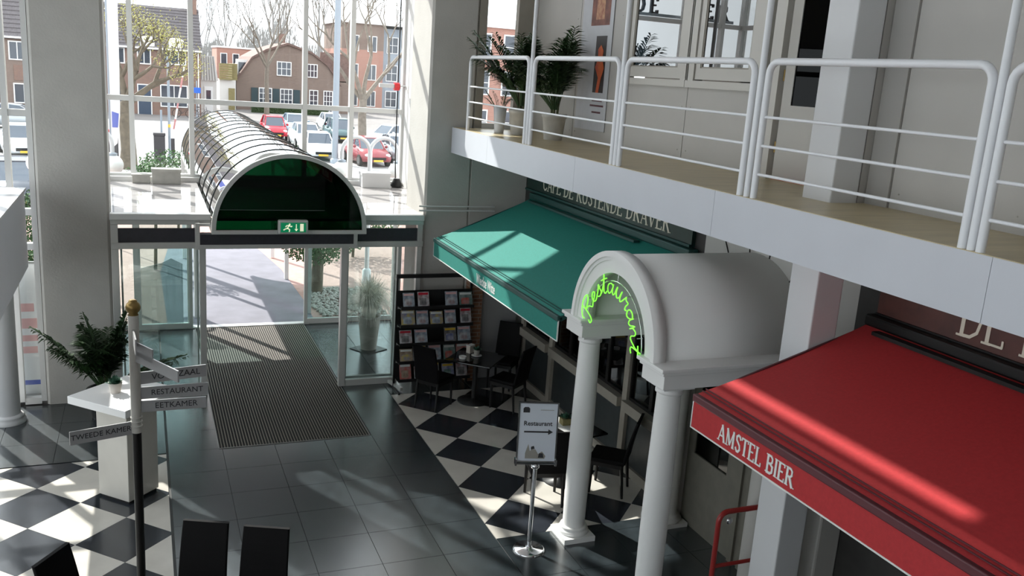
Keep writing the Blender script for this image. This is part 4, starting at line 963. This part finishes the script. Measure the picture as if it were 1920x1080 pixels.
# boxes on the vestibule roof
def box_thing(name, label, cat, x0, x1, y0, y1, z0, z1, m, lid=True):
    t = thing(name, label, cat, ((x0+x1)/2, (y0+y1)/2, z0)); hx, hy, h = (x1-x0)/2, (y1-y0)/2, z1-z0
    part('body', B(-hx, hx, -hy, hy, 0, h*.9), m, t, bev=.006); part('rim', B(-hx-.012, hx+.012, -hy-.012, hy+.012, h*.82, h), m, t); return t
box_thing('floodlight_box', 'small grey box on the entrance roof beside the larger grey box', 'box', -.19, .10, 16.78, 16.95, 2.777, 2.93, 'stone_box')
box_thing('floodlight_box', 'larger grey box on the entrance roof left of the canopy', 'box', .13, .60, 16.70, 16.95, 2.777, 3.04, 'stone_box')
box_thing('floodlight_box', 'white box on the entrance roof right of the canopy', 'box', 3.84, 4.38, 16.68, 16.95, 2.777, 3.06, 'white_paint')
cb = thing('roof_speaker', 'small black device with a cable at the glazing foot', 'device', (4.55, 16.85, 2.777)); part('body', MB().lathe([(.10, 0), (.12, .04), (.08, .12), (.06, .17)], 18), 'black_metal', cb); part('cable', MB().tube([(0, .1, .15), (.03, .28, .6), (.04, .28, 6.5)], .012, 6), 'cable_black', cb)
sc_ = thing('security_camera', 'white camera with a red housing on the right glazing mullion', 'camera', (4.50, 17.0, 4.66)); part('arm', MB().tube([(.2, .2, .02), (.2, .05, .05), (0, 0, .03)], .014, 8), 'white_paint', sc_)
part('body', MB().box(-.32, -.03, -.05, .05, 0, .075), 'white_paint', sc_, bev=.01); part('red_housing', MB().cyl((-.03, 0, .03), (.07, 0, .03), .075, n=16), 'red_plastic', sc_); part('lens', MB().cyl((.07, 0, .03), (.085, 0, .03), .05, n=16), 'black_gloss', sc_)
# letters standing on the bay transom (read from the street, mirrored in the gallery windows)
lt = thing('roof_lettering', 'row of dark sign letters standing outside above the entrance glazing', 'sign', (0, 17.42, 6.56)); part('rail', B(-.6, 4.7, -.02, .02, -.06, .0), 'pole_grey', lt)
for ch, x in (('D', 1.92), ('E', 1.56), ('E', .14), ('R', -.22)):
    serif_text(ch, frame4((x, 0, 0), (-1, 0, 0), (0, 0, 1), (0, 1, 0)), .32, 'bin_dark', lt, w=.11, depth=.05)
# ================================================================== OUTSIDE GROUND
struct(part('ground_street', B(-90, 140, 34, 320, -.12, -.03), 'road'), 'street and surroundings outside')
struct(part('ground_forecourt', B(-40, 60, 17.26, 34, -.12, -.025), 'paver_pink'), 'pink paved forecourt')
struct(part('ground_parking', B(-30, 60, 36.0, 74, -.03, -.015), 'paver_grey'), 'pale paved car park')
struct(part('ground_path', MB().prism([(.35, 17.28), (3.1, 17.28), (3.15, 19.0), (3.1, 22), (2.75, 25.5), (.6, 25.5), (.3, 22)], .02, Matrix.Translation((0, 0, -.025))), 'asphalt'), 'grey path to the entrance')
tag(part('kerb_stone', B(-25, 40, 35.85, 36.05, -.03, .07), 'kerb'), 'long pale kerb at the edge of the car park', 'kerb')
rd = random.Random(21)
gv = MB()
for i in range(900):
    x, y = rd.uniform(3.15, 4.65), rd.uniform(17.6, 20.0)
    if x < 3.2+.25*abs(y-18.8)*.5: continue
    r = rd.uniform(.025, .055); gv.sphere((x, y, -.02+r*.5), r, 5, 3, (1, rd.uniform(.7, 1.2), .7))
g_ = stuff(part('gravel_bed', gv, 'gravel')); tag(g_, 'bed of grey cobble stones beside the entrance path', 'gravel')
# ---- planting near the entrance
def shrub(name, label, x, y, z0, rx, ry, rz, n, s, m='bush', trunk=None, cat='shrub'):
    t = thing(name, label, cat, (x, y, 0)); rr_ = random.Random(int(abs(x*37+y*11)))
    stuff(part('foliage', blob_leaves(rr_, (0, 0, z0+rz), rx, ry, rz, n, s), m, t)); 
    part('stem', MB().tube([(0, 0, -.02), (.03, .02, (z0+rz)*.5), (0, 0, z0+rz)], [trunk or .04, (trunk or .04)*.9, .02], 8), 'bark', t)
shrub('clipped_tree', 'round clipped tree on a bare trunk outside the doors', 3.55, 19.7, .62, .95, .95, .8, 6500, .035, 'bush', .14, 'tree')
shrub('shrub', 'green shrub outside seen through the left sliding door', .9, 27.5, .4, 1.5, .9, 1.0, 3500, .05)
shrub('shrub', 'small green shrub behind the far-left glazing', -1.75, 16.9, 1.1, .4, .4, .8, 1600, .035)
shrub('shrub', 'light green shrub outside right of the doors', 5.2, 23.5, .2, 1.3, .8, .9, 2600, .05)
shrub('grass_clump', 'yellow-green ornamental grass outside the left glazing', -1.38, 14.75, .0, .22, .22, .75, 1500, .03, 'grass_yellow')
shrub('shrub', 'low green plant at the canopy foot outside', .2, 22.3, 1.6, .45, .4, .5, 900, .04, 'bush')
# ---- lamp posts with globes
def lamp_post(label, x, y, span=.66):
    t = thing('lamp_post', label, 'street lamp', (x, y, 0)); part('pole', MB().tube([(0, 0, -.02), (0, 0, 3.1)], .055, 12), 'white_paint', t); part('foot', MB().lathe([(.11, -.02), (.1, .3), (.06, .34)], 16), 'white_paint', t)
    for s in (-1, 1):
        P = [(s*(span/2-span/2*math.cos(k*math.pi/10)), 0, 3.08+.36*math.sin(k*math.pi/10)) for k in range(11)]+[(s*span, 0, 2.9)]
        a_ = part('arm', MB().tube(P, .045, 10), 'white_paint', t)
        part('collar', MB().lathe([(.09, 2.85), (.1, 2.9), (.05, 2.92)], 16, (s*span, 0, 0)), 'pole_grey', a_); part('globe', MB().sphere((s*span, 0, 2.66), .215, 22, 14), 'lamp_globe', a_)
lamp_post('white lamp post with two globes outside the right glazing', 4.88, 20.5); lamp_post('white lamp post with two globes outside, mostly behind the left column', -1.30, 20.5, .70)
# feather flag
ff = thing('feather_flag', 'tall white feather flag with blue emblem outside beside the left column', 'flag', (-.62, 25.0, 0)); part('pole', MB().tube([(-.14, 0, -.02), (-.14, 0, 7.0)], .025, 8), 'pole_grey', ff)
part('cloth', MB().prism([(-.13, 2.55), (.02, 2.7), (.10, 3.4), (.12, 4.6), (.13, 6.9), (-.13, 7.0)], .012, frame4((0, 0, 0), (1, 0, 0), (0, 0, 1), (0, -1, 0))), 'banner_white', ff)
part('emblem', MB().prism([(-.09, 3.1), (.04, 3.1), (.07, 3.45), (-.09, 3.5)], .004, frame4((0, -.013, 0), (1, 0, 0), (0, 0, 1), (0, -1, 0))), 'banner_blue', ff)
# ---- street furniture
def pole(name, label, cat, x, y, h, r, m='pole_grey'):
    t = thing(name, label, cat, (x, y, 0)); part('pole', MB().tube([(0, 0, -.03), (0, 0, h)], r, 12), m, t); part('foot', MB().lathe([(r*1.6, -.03), (r*1.5, .2), (r, .25)], 12), m, t); return t
pole('lamp_column', 'thick blue-grey lighting column among the parked cars', 'lamp column', 9.35, 47.2, 11, .16)
t = pole('sign_pole', 'grey pole with small blue sign in front of the brick house', 'sign pole', 4.25, 80.2, 3.0, .05); part('blue_sign', B(-.32, .32, -.08, -.05, 2.0, 2.45), 'sign_blue', t); part('white_plate', B(-.3, .3, -.08, -.05, 1.2, 1.5), 'frame_white', t)
t = pole('sign_pole', 'pair of grey poles near the black bin outside', 'sign pole', 1.18, 46.0, 4.9, .06); part('second_pole', MB().tube([(-.35, 0, -.03), (-.35, 0, 2.4)], .05, 10), 'pole_grey', t); part('yellow_band', MB().tube([(0, 0, 1.6), (0, 0, 1.75)], .064, 10), 'plate', t)
t = thing('barrier_arm', 'raised red and white barrier arm outside', 'barrier', (1.32, 47.0, 0)); part('stand', B(-.12, .12, -.12, .12, -.03, 1.0), 'bin_dark', t)
for i in range(7): part('stripe', MB().bar((0+.022*i*4, 0, .95+i*.5), (.022*(i+1)*4, 0, .95+(i+1)*.5), .08, .08), 'barrier_red' if i % 2 else 'frame_white', t)
def bin_(label, x, y, w, h, cap):
    t = thing('litter_bin', label, 'bin', (x, y, 0)); part('body', B(-w/2, w/2, -w/2, w/2, -.02, h), 'bin_dark', t, bev=.03); part('lid', B(-w/2-.02, w/2+.02, -w/2-.02, w/2+.02, h, h+.12), cap, t)
bin_('dark litter bin with red top outside near the tree trunk', -1.32, 47, .45, 1.2, 'tail_red'); bin_('black bin outside beside the two poles', .72, 45.5, .5, 1.25, 'bin_dark')
def bicycle(label, x, y, rz):
    t = thing('bicycle', label, 'bicycle', (x, y, -.02), rz)
    for sx in (-.52, .52):
        w = part('wheel', MB().tube([(sx+.33*math.cos(a*math.pi/12), 0, .34+.33*math.sin(a*math.pi/12)) for a in range(24)], .022, 6, closed=True), 'tyre', t); sp__ = MB()
        for a in range(6): sp__.tube([(sx+.32*math.cos(a*math.pi/6), 0, .34+.32*math.sin(a*math.pi/6)), (sx-.32*math.cos(a*math.pi/6), 0, .34-.32*math.sin(a*math.pi/6))], .005, 3)
        part('spokes', sp__, 'steel', w)
    part('frame', MB().tube([(-.52, 0, .34), (-.1, 0, .32), (.38, 0, .78), (-.22, 0, .78), (-.1, 0, .32)], .02, 6).tube([(.52, 0, .34), (.36, 0, .95)], .02, 6).tube([(-.52, 0, .34), (-.22, 0, .78)], .015, 6), 'bin_dark', t)
    part('handlebar', MB().tube([(.36, -.28, .98), (.36, 0, 1.0), (.36, .28, .98)], .015, 6), 'chrome', t); part('saddle', MB().sphere((-.25, 0, .92), .12, 10, 6, (1.2, .6, .35)), 'tyre', t)
bicycle('bicycle leaning by the brick house wall, left one', 3.15, 79.6, .1); bicycle('bicycle by the brick house wall, right one', 4.55, 79.2, -.15)
# ---- cars
def car(label, x, y, rz, paint, L=4.0, W=1.68, H=1.45, tall=False):
    """front towards local -Y"""
    t = thing('parked_car', label, 'car', (x, y, -.015), rz, 'parked cars'); h = L/2; w = W/2
    st = [(-h, .55*w/.84, .35, .55), (-h+.12, .76*w/.84, .28, .70), (-h+.9, .82*w/.84, .22, .88), (-.6, w, .2, .95), (.9, w, .2, .97), (h-.25, .82*w/.84, .25, .95), (h, .66*w/.84, .38, .82)]
    mb = MB(); vv = []
    for (yy_, ww, z0, z1) in st:
        for (fx, z) in ((-.92, z0), (-1, (z0+z1)/2), (-.88, z1), (.88, z1), (1, (z0+z1)/2), (.92, z0)): vv.append((fx*ww, yy_, z))
    n = 6; mb.add(vv, [(i*n+j, i*n+(j+1) % n, (i+1)*n+(j+1) % n, (i+1)*n+j) for i in range(len(st)-1) for j in range(n)], True); mb.add(vv[:n], [tuple(range(n))[::-1]]); mb.add(vv[-n:], [tuple(range(n))])
    b = part('body', mb, paint, t)
    r1 = h-.18 if tall else h-.7
    cb_ = [(-h+.95, .80*w, .86, .88), (-.35, .74*w, .90, H-.05), (.2, .72*w, .92, H), (r1-.35, .70*w, .92, H-.04), (r1+.05, .74*w, .9, .95)]
    mb = MB(); vv = []
    for (yy_, ww, z0, z1) in cb_:
        for (fx, z) in ((-1.06, z0), (-.86, z1), (.86, z1), (1.06, z0)): vv.append((fx*ww, yy_, z))
    mb.add(vv, [(i*4+j, i*4+(j+1) % 4, (i+1)*4+(j+1) % 4, (i+1)*4+j) for i in range(len(cb_)-1) for j in range(4)]); mb.add(vv[:4], [(3, 2, 1, 0)]); mb.add(vv[-4:], [(0, 1, 2, 3)])
    part('windows', mb, 'car_glass', t)
    rf = MB(); vv = []
    for (yy_, ww, z1) in ((-.38, .65*w, H-.045), (.2, .64*w, H+.012), (r1-.32, .615*w, H-.03)): vv += [(-ww, yy_, z1-.03), (ww, yy_, z1-.03), (ww*.97, yy_, z1+.012), (-ww*.97, yy_, z1+.012)]
    rf.add(vv, [(i*4+j, i*4+(j+1) % 4, (i+1)*4+(j+1) % 4, (i+1)*4+j) for i in range(2) for j in range(4)]); rf.add(vv[:4], [(3, 2, 1, 0)]); rf.add(vv[-4:], [(0, 1, 2, 3)]); part('roof', rf, paint, t)
    pl = MB()
    for s in (-1, 1):
        pl.bar((s*.80*w*1.0, -h+.98, .9), (s*.66*w, -.36, H-.05), .06, .05).bar((s*.75*w, .25, .95), (s*.635*w, .25, H-.02), .08, .04).bar((s*.78*w, r1+.04, .95), (s*.61*w, r1-.34, H-.05), .09, .06)
    part('pillars', pl, paint, t)
    for sx in (-1, 1):
        for yy_ in (-h+.75, h-.75):
            wh_ = part('wheel', MB().cyl((sx*(w-.16), yy_, .30), (sx*(w+.005), yy_, .30), .30, n=18), 'tyre', t); part('hubcap', MB().cyl((sx*(w+.005), yy_, .30), (sx*(w+.012), yy_, .30), .18, n=14), 'steel', wh_)
        part('headlamp', MB().sphere((sx*w*.66, -h+.12, .62), .16, 10, 6, (1, .6, .55)), 'headlamp', t); part('tail_lamp', MB().box(sx*w*.68-.09, sx*w*.68+.09, h-.16, h-.02, .60, .86 if not tall else 1.1), 'tail_red', t)
        part('mirror', MB().sphere((sx*(w+.04), -h+1.3, .98), .09, 8, 6), paint, t)
    part('grille', B(-.42, .42, -h-.015, -h+.05, .38, .52), 'tyre', t); part('number_plate', B(-.26, .26, -h-.025, -h-.014, .30, .40), 'plate', t); part('number_plate', B(-.26, .26, h+.0, h+.012, .50, .61), 'plate', t)
    part('bumper', MB().box(-w*.8, w*.8, h-.1, h+.02, .28, .46), 'bin_dark', t)
car('red hatchback seen from behind, left of the row', 8.1, 61.8, .0, 'car_red', 3.6, 1.6, 1.5, True)
car('pale blue car facing away beside the red hatchback', 10.2, 66.5, .0, 'car_blue', 4.2)
car('white car parked behind the nearer white car, facing us', 9.35, 56.5, .0, 'car_white', 4.2, 1.72)
car('white hatchback with dark grille, nearest in the middle of the car park', 8.85, 49.6, .0, 'car_white', 3.8, 1.72)
car('white car far back between red and teal cars', 13.5, 70.0, .0, 'car_white', 4.2)
car('dark teal tall car seen from behind, right of the lighting column', 12.4, 61.5, .0, 'car_teal', 3.9, 1.66, 1.55, True)
car('white car turned sideways at the right of the car park', 15.3, 58.5, R_(-60), 'car_white', 3.9)
car('maroon car partly hidden by the lamp post globes', 11.1, 47.5, .1, 'car_maroon', 3.9)
car('pale lilac car between the maroon car and the right mullion', 13.3, 49.5, .05, 'car_silver', 3.9)
car('silver car in profile at the far left edge', -7.2, 62.5, R_(90), 'car_silver', 4.3)
car('white car at the far left, behind the dark car', -5.2, 47.0, .2, 'car_white', 4.0)
car('dark car with red tail lamps at the far left', -3.75, 32.4, R_(180+8)*0+R_(5), 'car_dark', 4.2)
# ---- buildings
def wnd(par, x0, x1, z0, z1, Y, nx=2, nz=1, fm='frame_white', b=.09, pm='pane_out'):
    f = MB(); f.box(x0, x0+b, Y-.08, Y, z0, z1).box(x1-b, x1, Y-.08, Y, z0, z1).box(x0+b, x1-b, Y-.08, Y, z0, z0+b).box(x0+b, x1-b, Y-.08, Y, z1-b, z1)
    for i in range(1, nx): x = x0+(x1-x0)*i/nx; f.box(x-b*.35, x+b*.35, Y-.07, Y, z0+b, z1-b)
    for i in range(1, nz): z = z0+(z1-z0)*i/nz; f.box(x0+b, x1-b, Y-.06, Y, z-b*.3, z+b*.3)
    o = part('window', f, fm, par); part('pane', B(x0+b, x1-b, Y-.035, Y-.02, z0+b, z1-b), pm, o)
def gable_x(par, x0, x1, y0, y1, ze, zr, m, ov=.25):
    ym = (y0+y1)/2; mb = MB()
    mb.add([(x0-.1, y0-ov, ze-.1), (x1+.1, y0-ov, ze-.1), (x1+.1, ym, zr), (x0-.1, ym, zr), (x0-.1, y1+ov, ze-.1), (x1+.1, y1+ov, ze-.1), (x0-.1, y0-ov, ze-.25), (x1+.1, y0-ov, ze-.25), (x1+.1, y1+ov, ze-.25), (x0-.1, y1+ov, ze-.25)], [(0, 1, 2, 3), (3, 2, 5, 4), (6, 7, 1, 0), (9, 4, 5, 8), (0, 3, 4, 9, 6), (1, 7, 8, 5, 2), (6, 9, 8, 7)])
    rf = part('roof', mb, m, par)
    n = 14; cr = MB()
    for i in range(1, n):
        k = i/n; cr.box(x0-.1, x1+.1, y0-ov+(ym-y0+ov)*k-.04, y0-ov+(ym-y0+ov)*k+.04, ze-.1+(zr-ze+.1)*k, ze-.1+(zr-ze+.1)*k+.05)
    stuff(part('tile_courses', cr, m, rf)); part('gutter', B(x0-.1, x1+.1, y0-ov-.12, y0-ov, ze-.2, ze-.06), 'frame_white', rf); return rf
hA = thing('brick_house', 'brown brick house with tiled roof behind the budding tree', 'house', (0, 0, 0))
part('wall', B(-2.9, 4.70, 82, 90, -.03, 5.5), 'brick_brown', hA); rf = gable_x(hA, -2.9, 4.7, 82, 90, 5.5, 8.95, 'roof_tile'); part('chimney', B(4.0, 4.62, 85.4, 86.1, 8.3, 9.95), 'brick_brown', rf)
wnd(hA, 1.45, 3.64, .65, 2.5, 82); wnd(hA, -.28, .8, 4.05, 5.35, 82); wnd(hA, 1.7, 3.55, 4.15, 5.45, 82, 3); wnd(hA, -2.5, -1.2, 4.0, 5.3, 82); wnd(hA, -2.4, -1.3, .6, 2.4, 82)
d_ = part('front_door', B(-.25, .72, 81.92, 82, -.03, 2.36), 'door_blue', hA); part('door_frame', MB().box(-.33, -.25, 81.9, 82, -.03, 2.44).box(.72, .8, 81.9, 82, -.03, 2.44).box(-.25, .72, 81.9, 82, 2.36, 2.44), 'frame_white', d_)
part('downpipe', MB().tube([(4.5, 81.9, 0), (4.5, 81.9, 5.3)], .05, 8), 'frame_white', hA)
for xc in (.55, 2.75): 
    dm = part('dormer', MB().box(xc-.55, xc+.55, 81.9, 84.2, 5.3, 6.05), 'frame_white', hA); part('dormer_roof', MB().lathe([(.7, 6.05), (.62, 6.2), (.3, 6.32), (.01, 6.35)], 14, (xc, 82.6, 0)), 'frame_white', dm)
hL = thing('brick_house', 'brick terrace house with corrugated roof at the far left', 'house'); part('wall', B(-16, -3.3, 81, 89, -.03, 5.5), 'brick_grey', hL); part('wall_panel', B(-9.2, -7.2, 80.95, 81, 2.2, 3.4), 'brick_brown', hL); gable_x(hL, -16, -3.3, 81, 89, 5.6, 10.2, 'roof_tile')
wnd(hL, -9.5, -7.68, 3.75, 5.2, 81, 3); wnd(hL, -9.3, -7.82, .45, 2.0, 81, 2); wnd(hL, -13.2, -11.5, 3.75, 5.2, 81, 3); wnd(hL, -6.5, -5.2, 3.75, 5.2, 81, 2)
sh = thing('garden_shed', 'white shed with corrugated roof between the houses', 'shed'); part('wall', B(5.15, 6.55, 90, 94, -.03, 2.9), 'plaster_out', sh)
part('roof', MB().prism([(5.05, 2.85), (6.7, 2.85), (6.35, 5.1), (5.15, 5.1)], .12, frame4((0, 90, 0), (1, 0, 0), (0, 0, 1), (0, -1, 0))), 'plaster_out', sh)
for i in range(6): part('roof_rib', MB().bar((5.2+.25*i, 89.84, 2.9), (5.25+.2*i, 89.84, 5.05), .05, .06), 'bark_haze', sh)
part('shed_door', B(5.45, 6.2, 89.93, 90, -.03, 2.3), 'frame_white', sh); part('door_window', B(5.62, 6.03, 89.9, 89.93, 1.0, 1.95), 'pane_out', sh)
fm = thing('farmhouse', 'grey-brown brick farmhouse with gambrel gable and dark shutters', 'house'); T = frame4((0, 97, 0), (1, 0, 0), (0, 0, 1), (0, -1, 0))
G = [(9.0, -.03), (9.0, 2.85), (10.5, 5.1), (11.9, 5.95), (14.1, 6.75), (16.6, 6.0), (18.2, 4.9), (19.7, 2.9), (19.7, -.03)]
part('wall', MB().prism(G, 12, frame4((0, 97, 0), (1, 0, 0), (0, 0, 1), (0, 1, 0))), 'brick_grey', fm)
rf = MB()
for a, b in zip(G[1:7], G[2:8]): rf.prism([(a[0], a[1]), (b[0], b[1]), (b[0]*1.0+.0, b[1]+.22), (a[0], a[1]+.22)], -12.3, frame4((0, 96.8, 0), (1, 0, 0), (0, 0, 1), (0, -1, 0)))
part('roof', rf, 'roof_brown', fm); part('chimney', B(14.0, 14.7, 103, 103.7, 6.3, 8.0), 'brick_brown', fm)
part('annex_wall', B(17.6, 21.0, 97.6, 106, -.03, 3.4), 'brick_grey', fm); part('annex_roof', MB().prism([(17.4, 3.3), (21.2, 3.3), (20.6, 6.2), (17.6, 6.3)], .3, frame4((0, 97.9, 0), (1, 0, 0), (0, 0, 1), (0, -1, 0))), 'roof_brown', fm)
wnd(fm, 13.0, 14.5, 3.6, 5.05, 97, 3, 2, 'frame_white'); wnd(fm, 16.1, 17.2, 3.6, 5.0, 97, 3, 2); wnd(fm, 11.2, 12.55, .05, 2.3, 97, 3, 4); wnd(fm, 13.35, 14.65, .05, 2.3, 97, 3, 4); wnd(fm, 16.35, 17.3, .1, 2.35, 97, 2, 4); wnd(fm, 17.85, 18.85, .1, 2.35, 97, 3, 4)
for x0, x1 in ((10.45, 11.12), (12.62, 13.28), (14.72, 15.4)): part('shutter', B(x0, x1, 96.9, 96.98, .05, 2.25), 'shutter', fm)
dm = part('dormer', B(9.2, 10.3, 98.5, 100, 2.9, 5.0), 'frame_white', fm); part('dormer_window', B(9.35, 10.1, 98.45, 98.5, 3.5, 4.7), 'pane_out', dm)
cl = thing('timber_chalet', 'small chalet with olive timber boards beside the farmhouse', 'house'); part('wall', B(7.2, 8.75, 95, 99, -.03, 2.9), 'plaster_out', cl); part('door', B(8.05, 8.65, 94.9, 95, -.03, 2.1), 'timber_olive', cl)
for i in range(7): part('board', B(7.15, 8.4, 94.75-.02*i, 95, 2.9+i*.23, 2.9+i*.23+.2), 'timber_olive', cl)
part('side_boards', B(8.4, 8.9, 95.0, 99, 2.9, 4.5), 'timber_olive', cl)
fb = thing('flat_roofed_building', 'pink brick flat-roofed building behind the farmhouse', 'building'); part('wall', B(8.5, 14.5, 116, 124, -.03, 6.2), 'brick_pink', fb); part('parapet', B(8.4, 14.6, 115.9, 124.1, 6.2, 6.4), 'frame_white', fb)
for i in range(4): wnd(fb, 8.9+i*1.4, 9.7+i*1.4, 4.2, 5.6, 116, 1)
ap = thing('apartment_block', 'pink and grey apartment block behind the right-hand tree', 'building'); part('wall', B(21.3, 26.2, 105, 116, -.03, 7.0), 'brick_pink', ap); part('upper_storey', B(21.3, 26.2, 105, 116, 7.0, 9.9), 'brick_grey', ap); part('glazed_wing', B(26.2, 30.5, 106, 116, -.03, 9.6), 'pole_grey', ap); part('roof_edge', B(21.0, 30.7, 104.7, 116.2, 9.9, 10.2), 'frame_white', ap)
for z in (.6, 3.6, 6.8): wnd(ap, 22.2, 23.3, z, z+1.8, 105, 2); wnd(ap, 24.3, 25.4, z, z+1.8, 105, 2); wnd(ap, 26.8, 28.2, z, z+1.9, 106, 2, 2); wnd(ap, 28.6, 30.0, z, z+1.9, 106, 2, 2)
eb = thing('brick_apartment', 'brick apartment house seen through the end window of the balcony', 'building'); part('wall', B(20.5, 30, 60, 70, -.03, 8.3), 'brick_pink', eb); part('parapet', B(20.3, 30.2, 59.8, 70.2, 8.3, 8.6), 'frame_white', eb)
for z in (1.0, 3.7, 6.2):
    for x in (21.6, 23.5, 25.6): wnd(eb, x, x+1.0, z, z+1.7, 60, 1, 2)
# ---- hedges, trees
def hedge(label, x0, x1, y, h, n):
    t = thing('hedge', label, 'hedge', ((x0+x1)/2, y, 0)); hw = (x1-x0)/2; rr_ = random.Random(4); mb = MB()
    for i in range(n):
        p = Vector((rr_.uniform(-hw, hw), rr_.choice((-1, 1))*.4*rr_.random()**.3, rr_.uniform(0, h)))
        a = Vector((rr_.uniform(-1, 1), rr_.uniform(-1, 1), rr_.uniform(-1, 1))).normalized()*.09; b = a.orthogonal().normalized()*.06; mb.add([p-a, p+b, p+a, p-b], [(0, 1, 2, 3)])
    stuff(part('foliage', mb, 'hedge', t)); part('core', B(-hw, hw, -.3, .3, -.02, h*.93), 'hedge', t)
hedge('low green hedge in front of the farmhouse', 10.0, 17.5, 92.5, .85, 3000)
def tree(label, x, y, h0, L, r, depth, seed, bark, buds=0, split=(2, 3), up=.25, trunks=None, kink=.35):
    t = thing('bare_tree', label, 'tree', (x, y, -.03)); rr_ = random.Random(seed); tips = []; mb = MB()
    tr_ = MB(); tr_.tube([(0, 0, 0), (.03, .02, h0*.3), (-.03, 0, h0*.7), (.02, 0, h0)], [r*1.3, r*1.05, r*.98, r*.9], 12); part('trunk', tr_, bark, t)
    for d in (trunks or [(.3, .1, 1), (-.35, -.1, 1), (.05, .3, .9), (-.1, -.35, .8)]): tree_mesh(rr_, mb, (0, 0, h0*.96), Vector(d).normalized(), L, r*.62, depth, tips, 6, kink, up, split)
    part('branches', mb, bark, t)
    if buds: stuff(part('buds', leaf_cloud(tips, rr_, buds, .036, .2), 'bud', t))
tree('budding tree with yellow-green leaflets in front of the brick house', -.62, 42.6, 2.9, 1.55, .30, 4, 5, 'bark', 3600, up=.12, trunks=[(-.25, .1, 1), (.75, .1, .75), (.25, -.2, .95)])
tree('bare forked tree in the car park near the right glazing', 11.75, 51.5, 3.3, 2.6, .24, 4, 8, 'bark_grey', 0, trunks=[(.15, 0, 1), (-.75, .1, .8), (.7, .2, .75), (-.5, -.3, 1)])
tree('slender bare tree in front of the farmhouse', 11.15, 90, 4.6, 2.6, .2, 4, 12, 'bark_grey', 0, trunks=[(-.3, 0, 1), (.2, 0, 1), (.5, .2, .8), (-.6, -.2, .7)])
wds = ['tall hazy bare tree behind the farmhouse roof, leftmost of the group', 'tall hazy bare tree behind the farmhouse ridge, left of the thick mullion', 'tall hazy bare tree behind the farmhouse, right of the thick mullion', 'hazy bare tree beyond the shed, left of the farmhouse', 'hazy bare tree above the flat-roofed building']
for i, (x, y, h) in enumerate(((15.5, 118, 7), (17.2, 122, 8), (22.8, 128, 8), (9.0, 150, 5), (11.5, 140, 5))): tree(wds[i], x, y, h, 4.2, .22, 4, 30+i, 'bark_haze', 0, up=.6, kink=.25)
wl_ = MB(); rr_ = random.Random(77)
for i in range(9000):
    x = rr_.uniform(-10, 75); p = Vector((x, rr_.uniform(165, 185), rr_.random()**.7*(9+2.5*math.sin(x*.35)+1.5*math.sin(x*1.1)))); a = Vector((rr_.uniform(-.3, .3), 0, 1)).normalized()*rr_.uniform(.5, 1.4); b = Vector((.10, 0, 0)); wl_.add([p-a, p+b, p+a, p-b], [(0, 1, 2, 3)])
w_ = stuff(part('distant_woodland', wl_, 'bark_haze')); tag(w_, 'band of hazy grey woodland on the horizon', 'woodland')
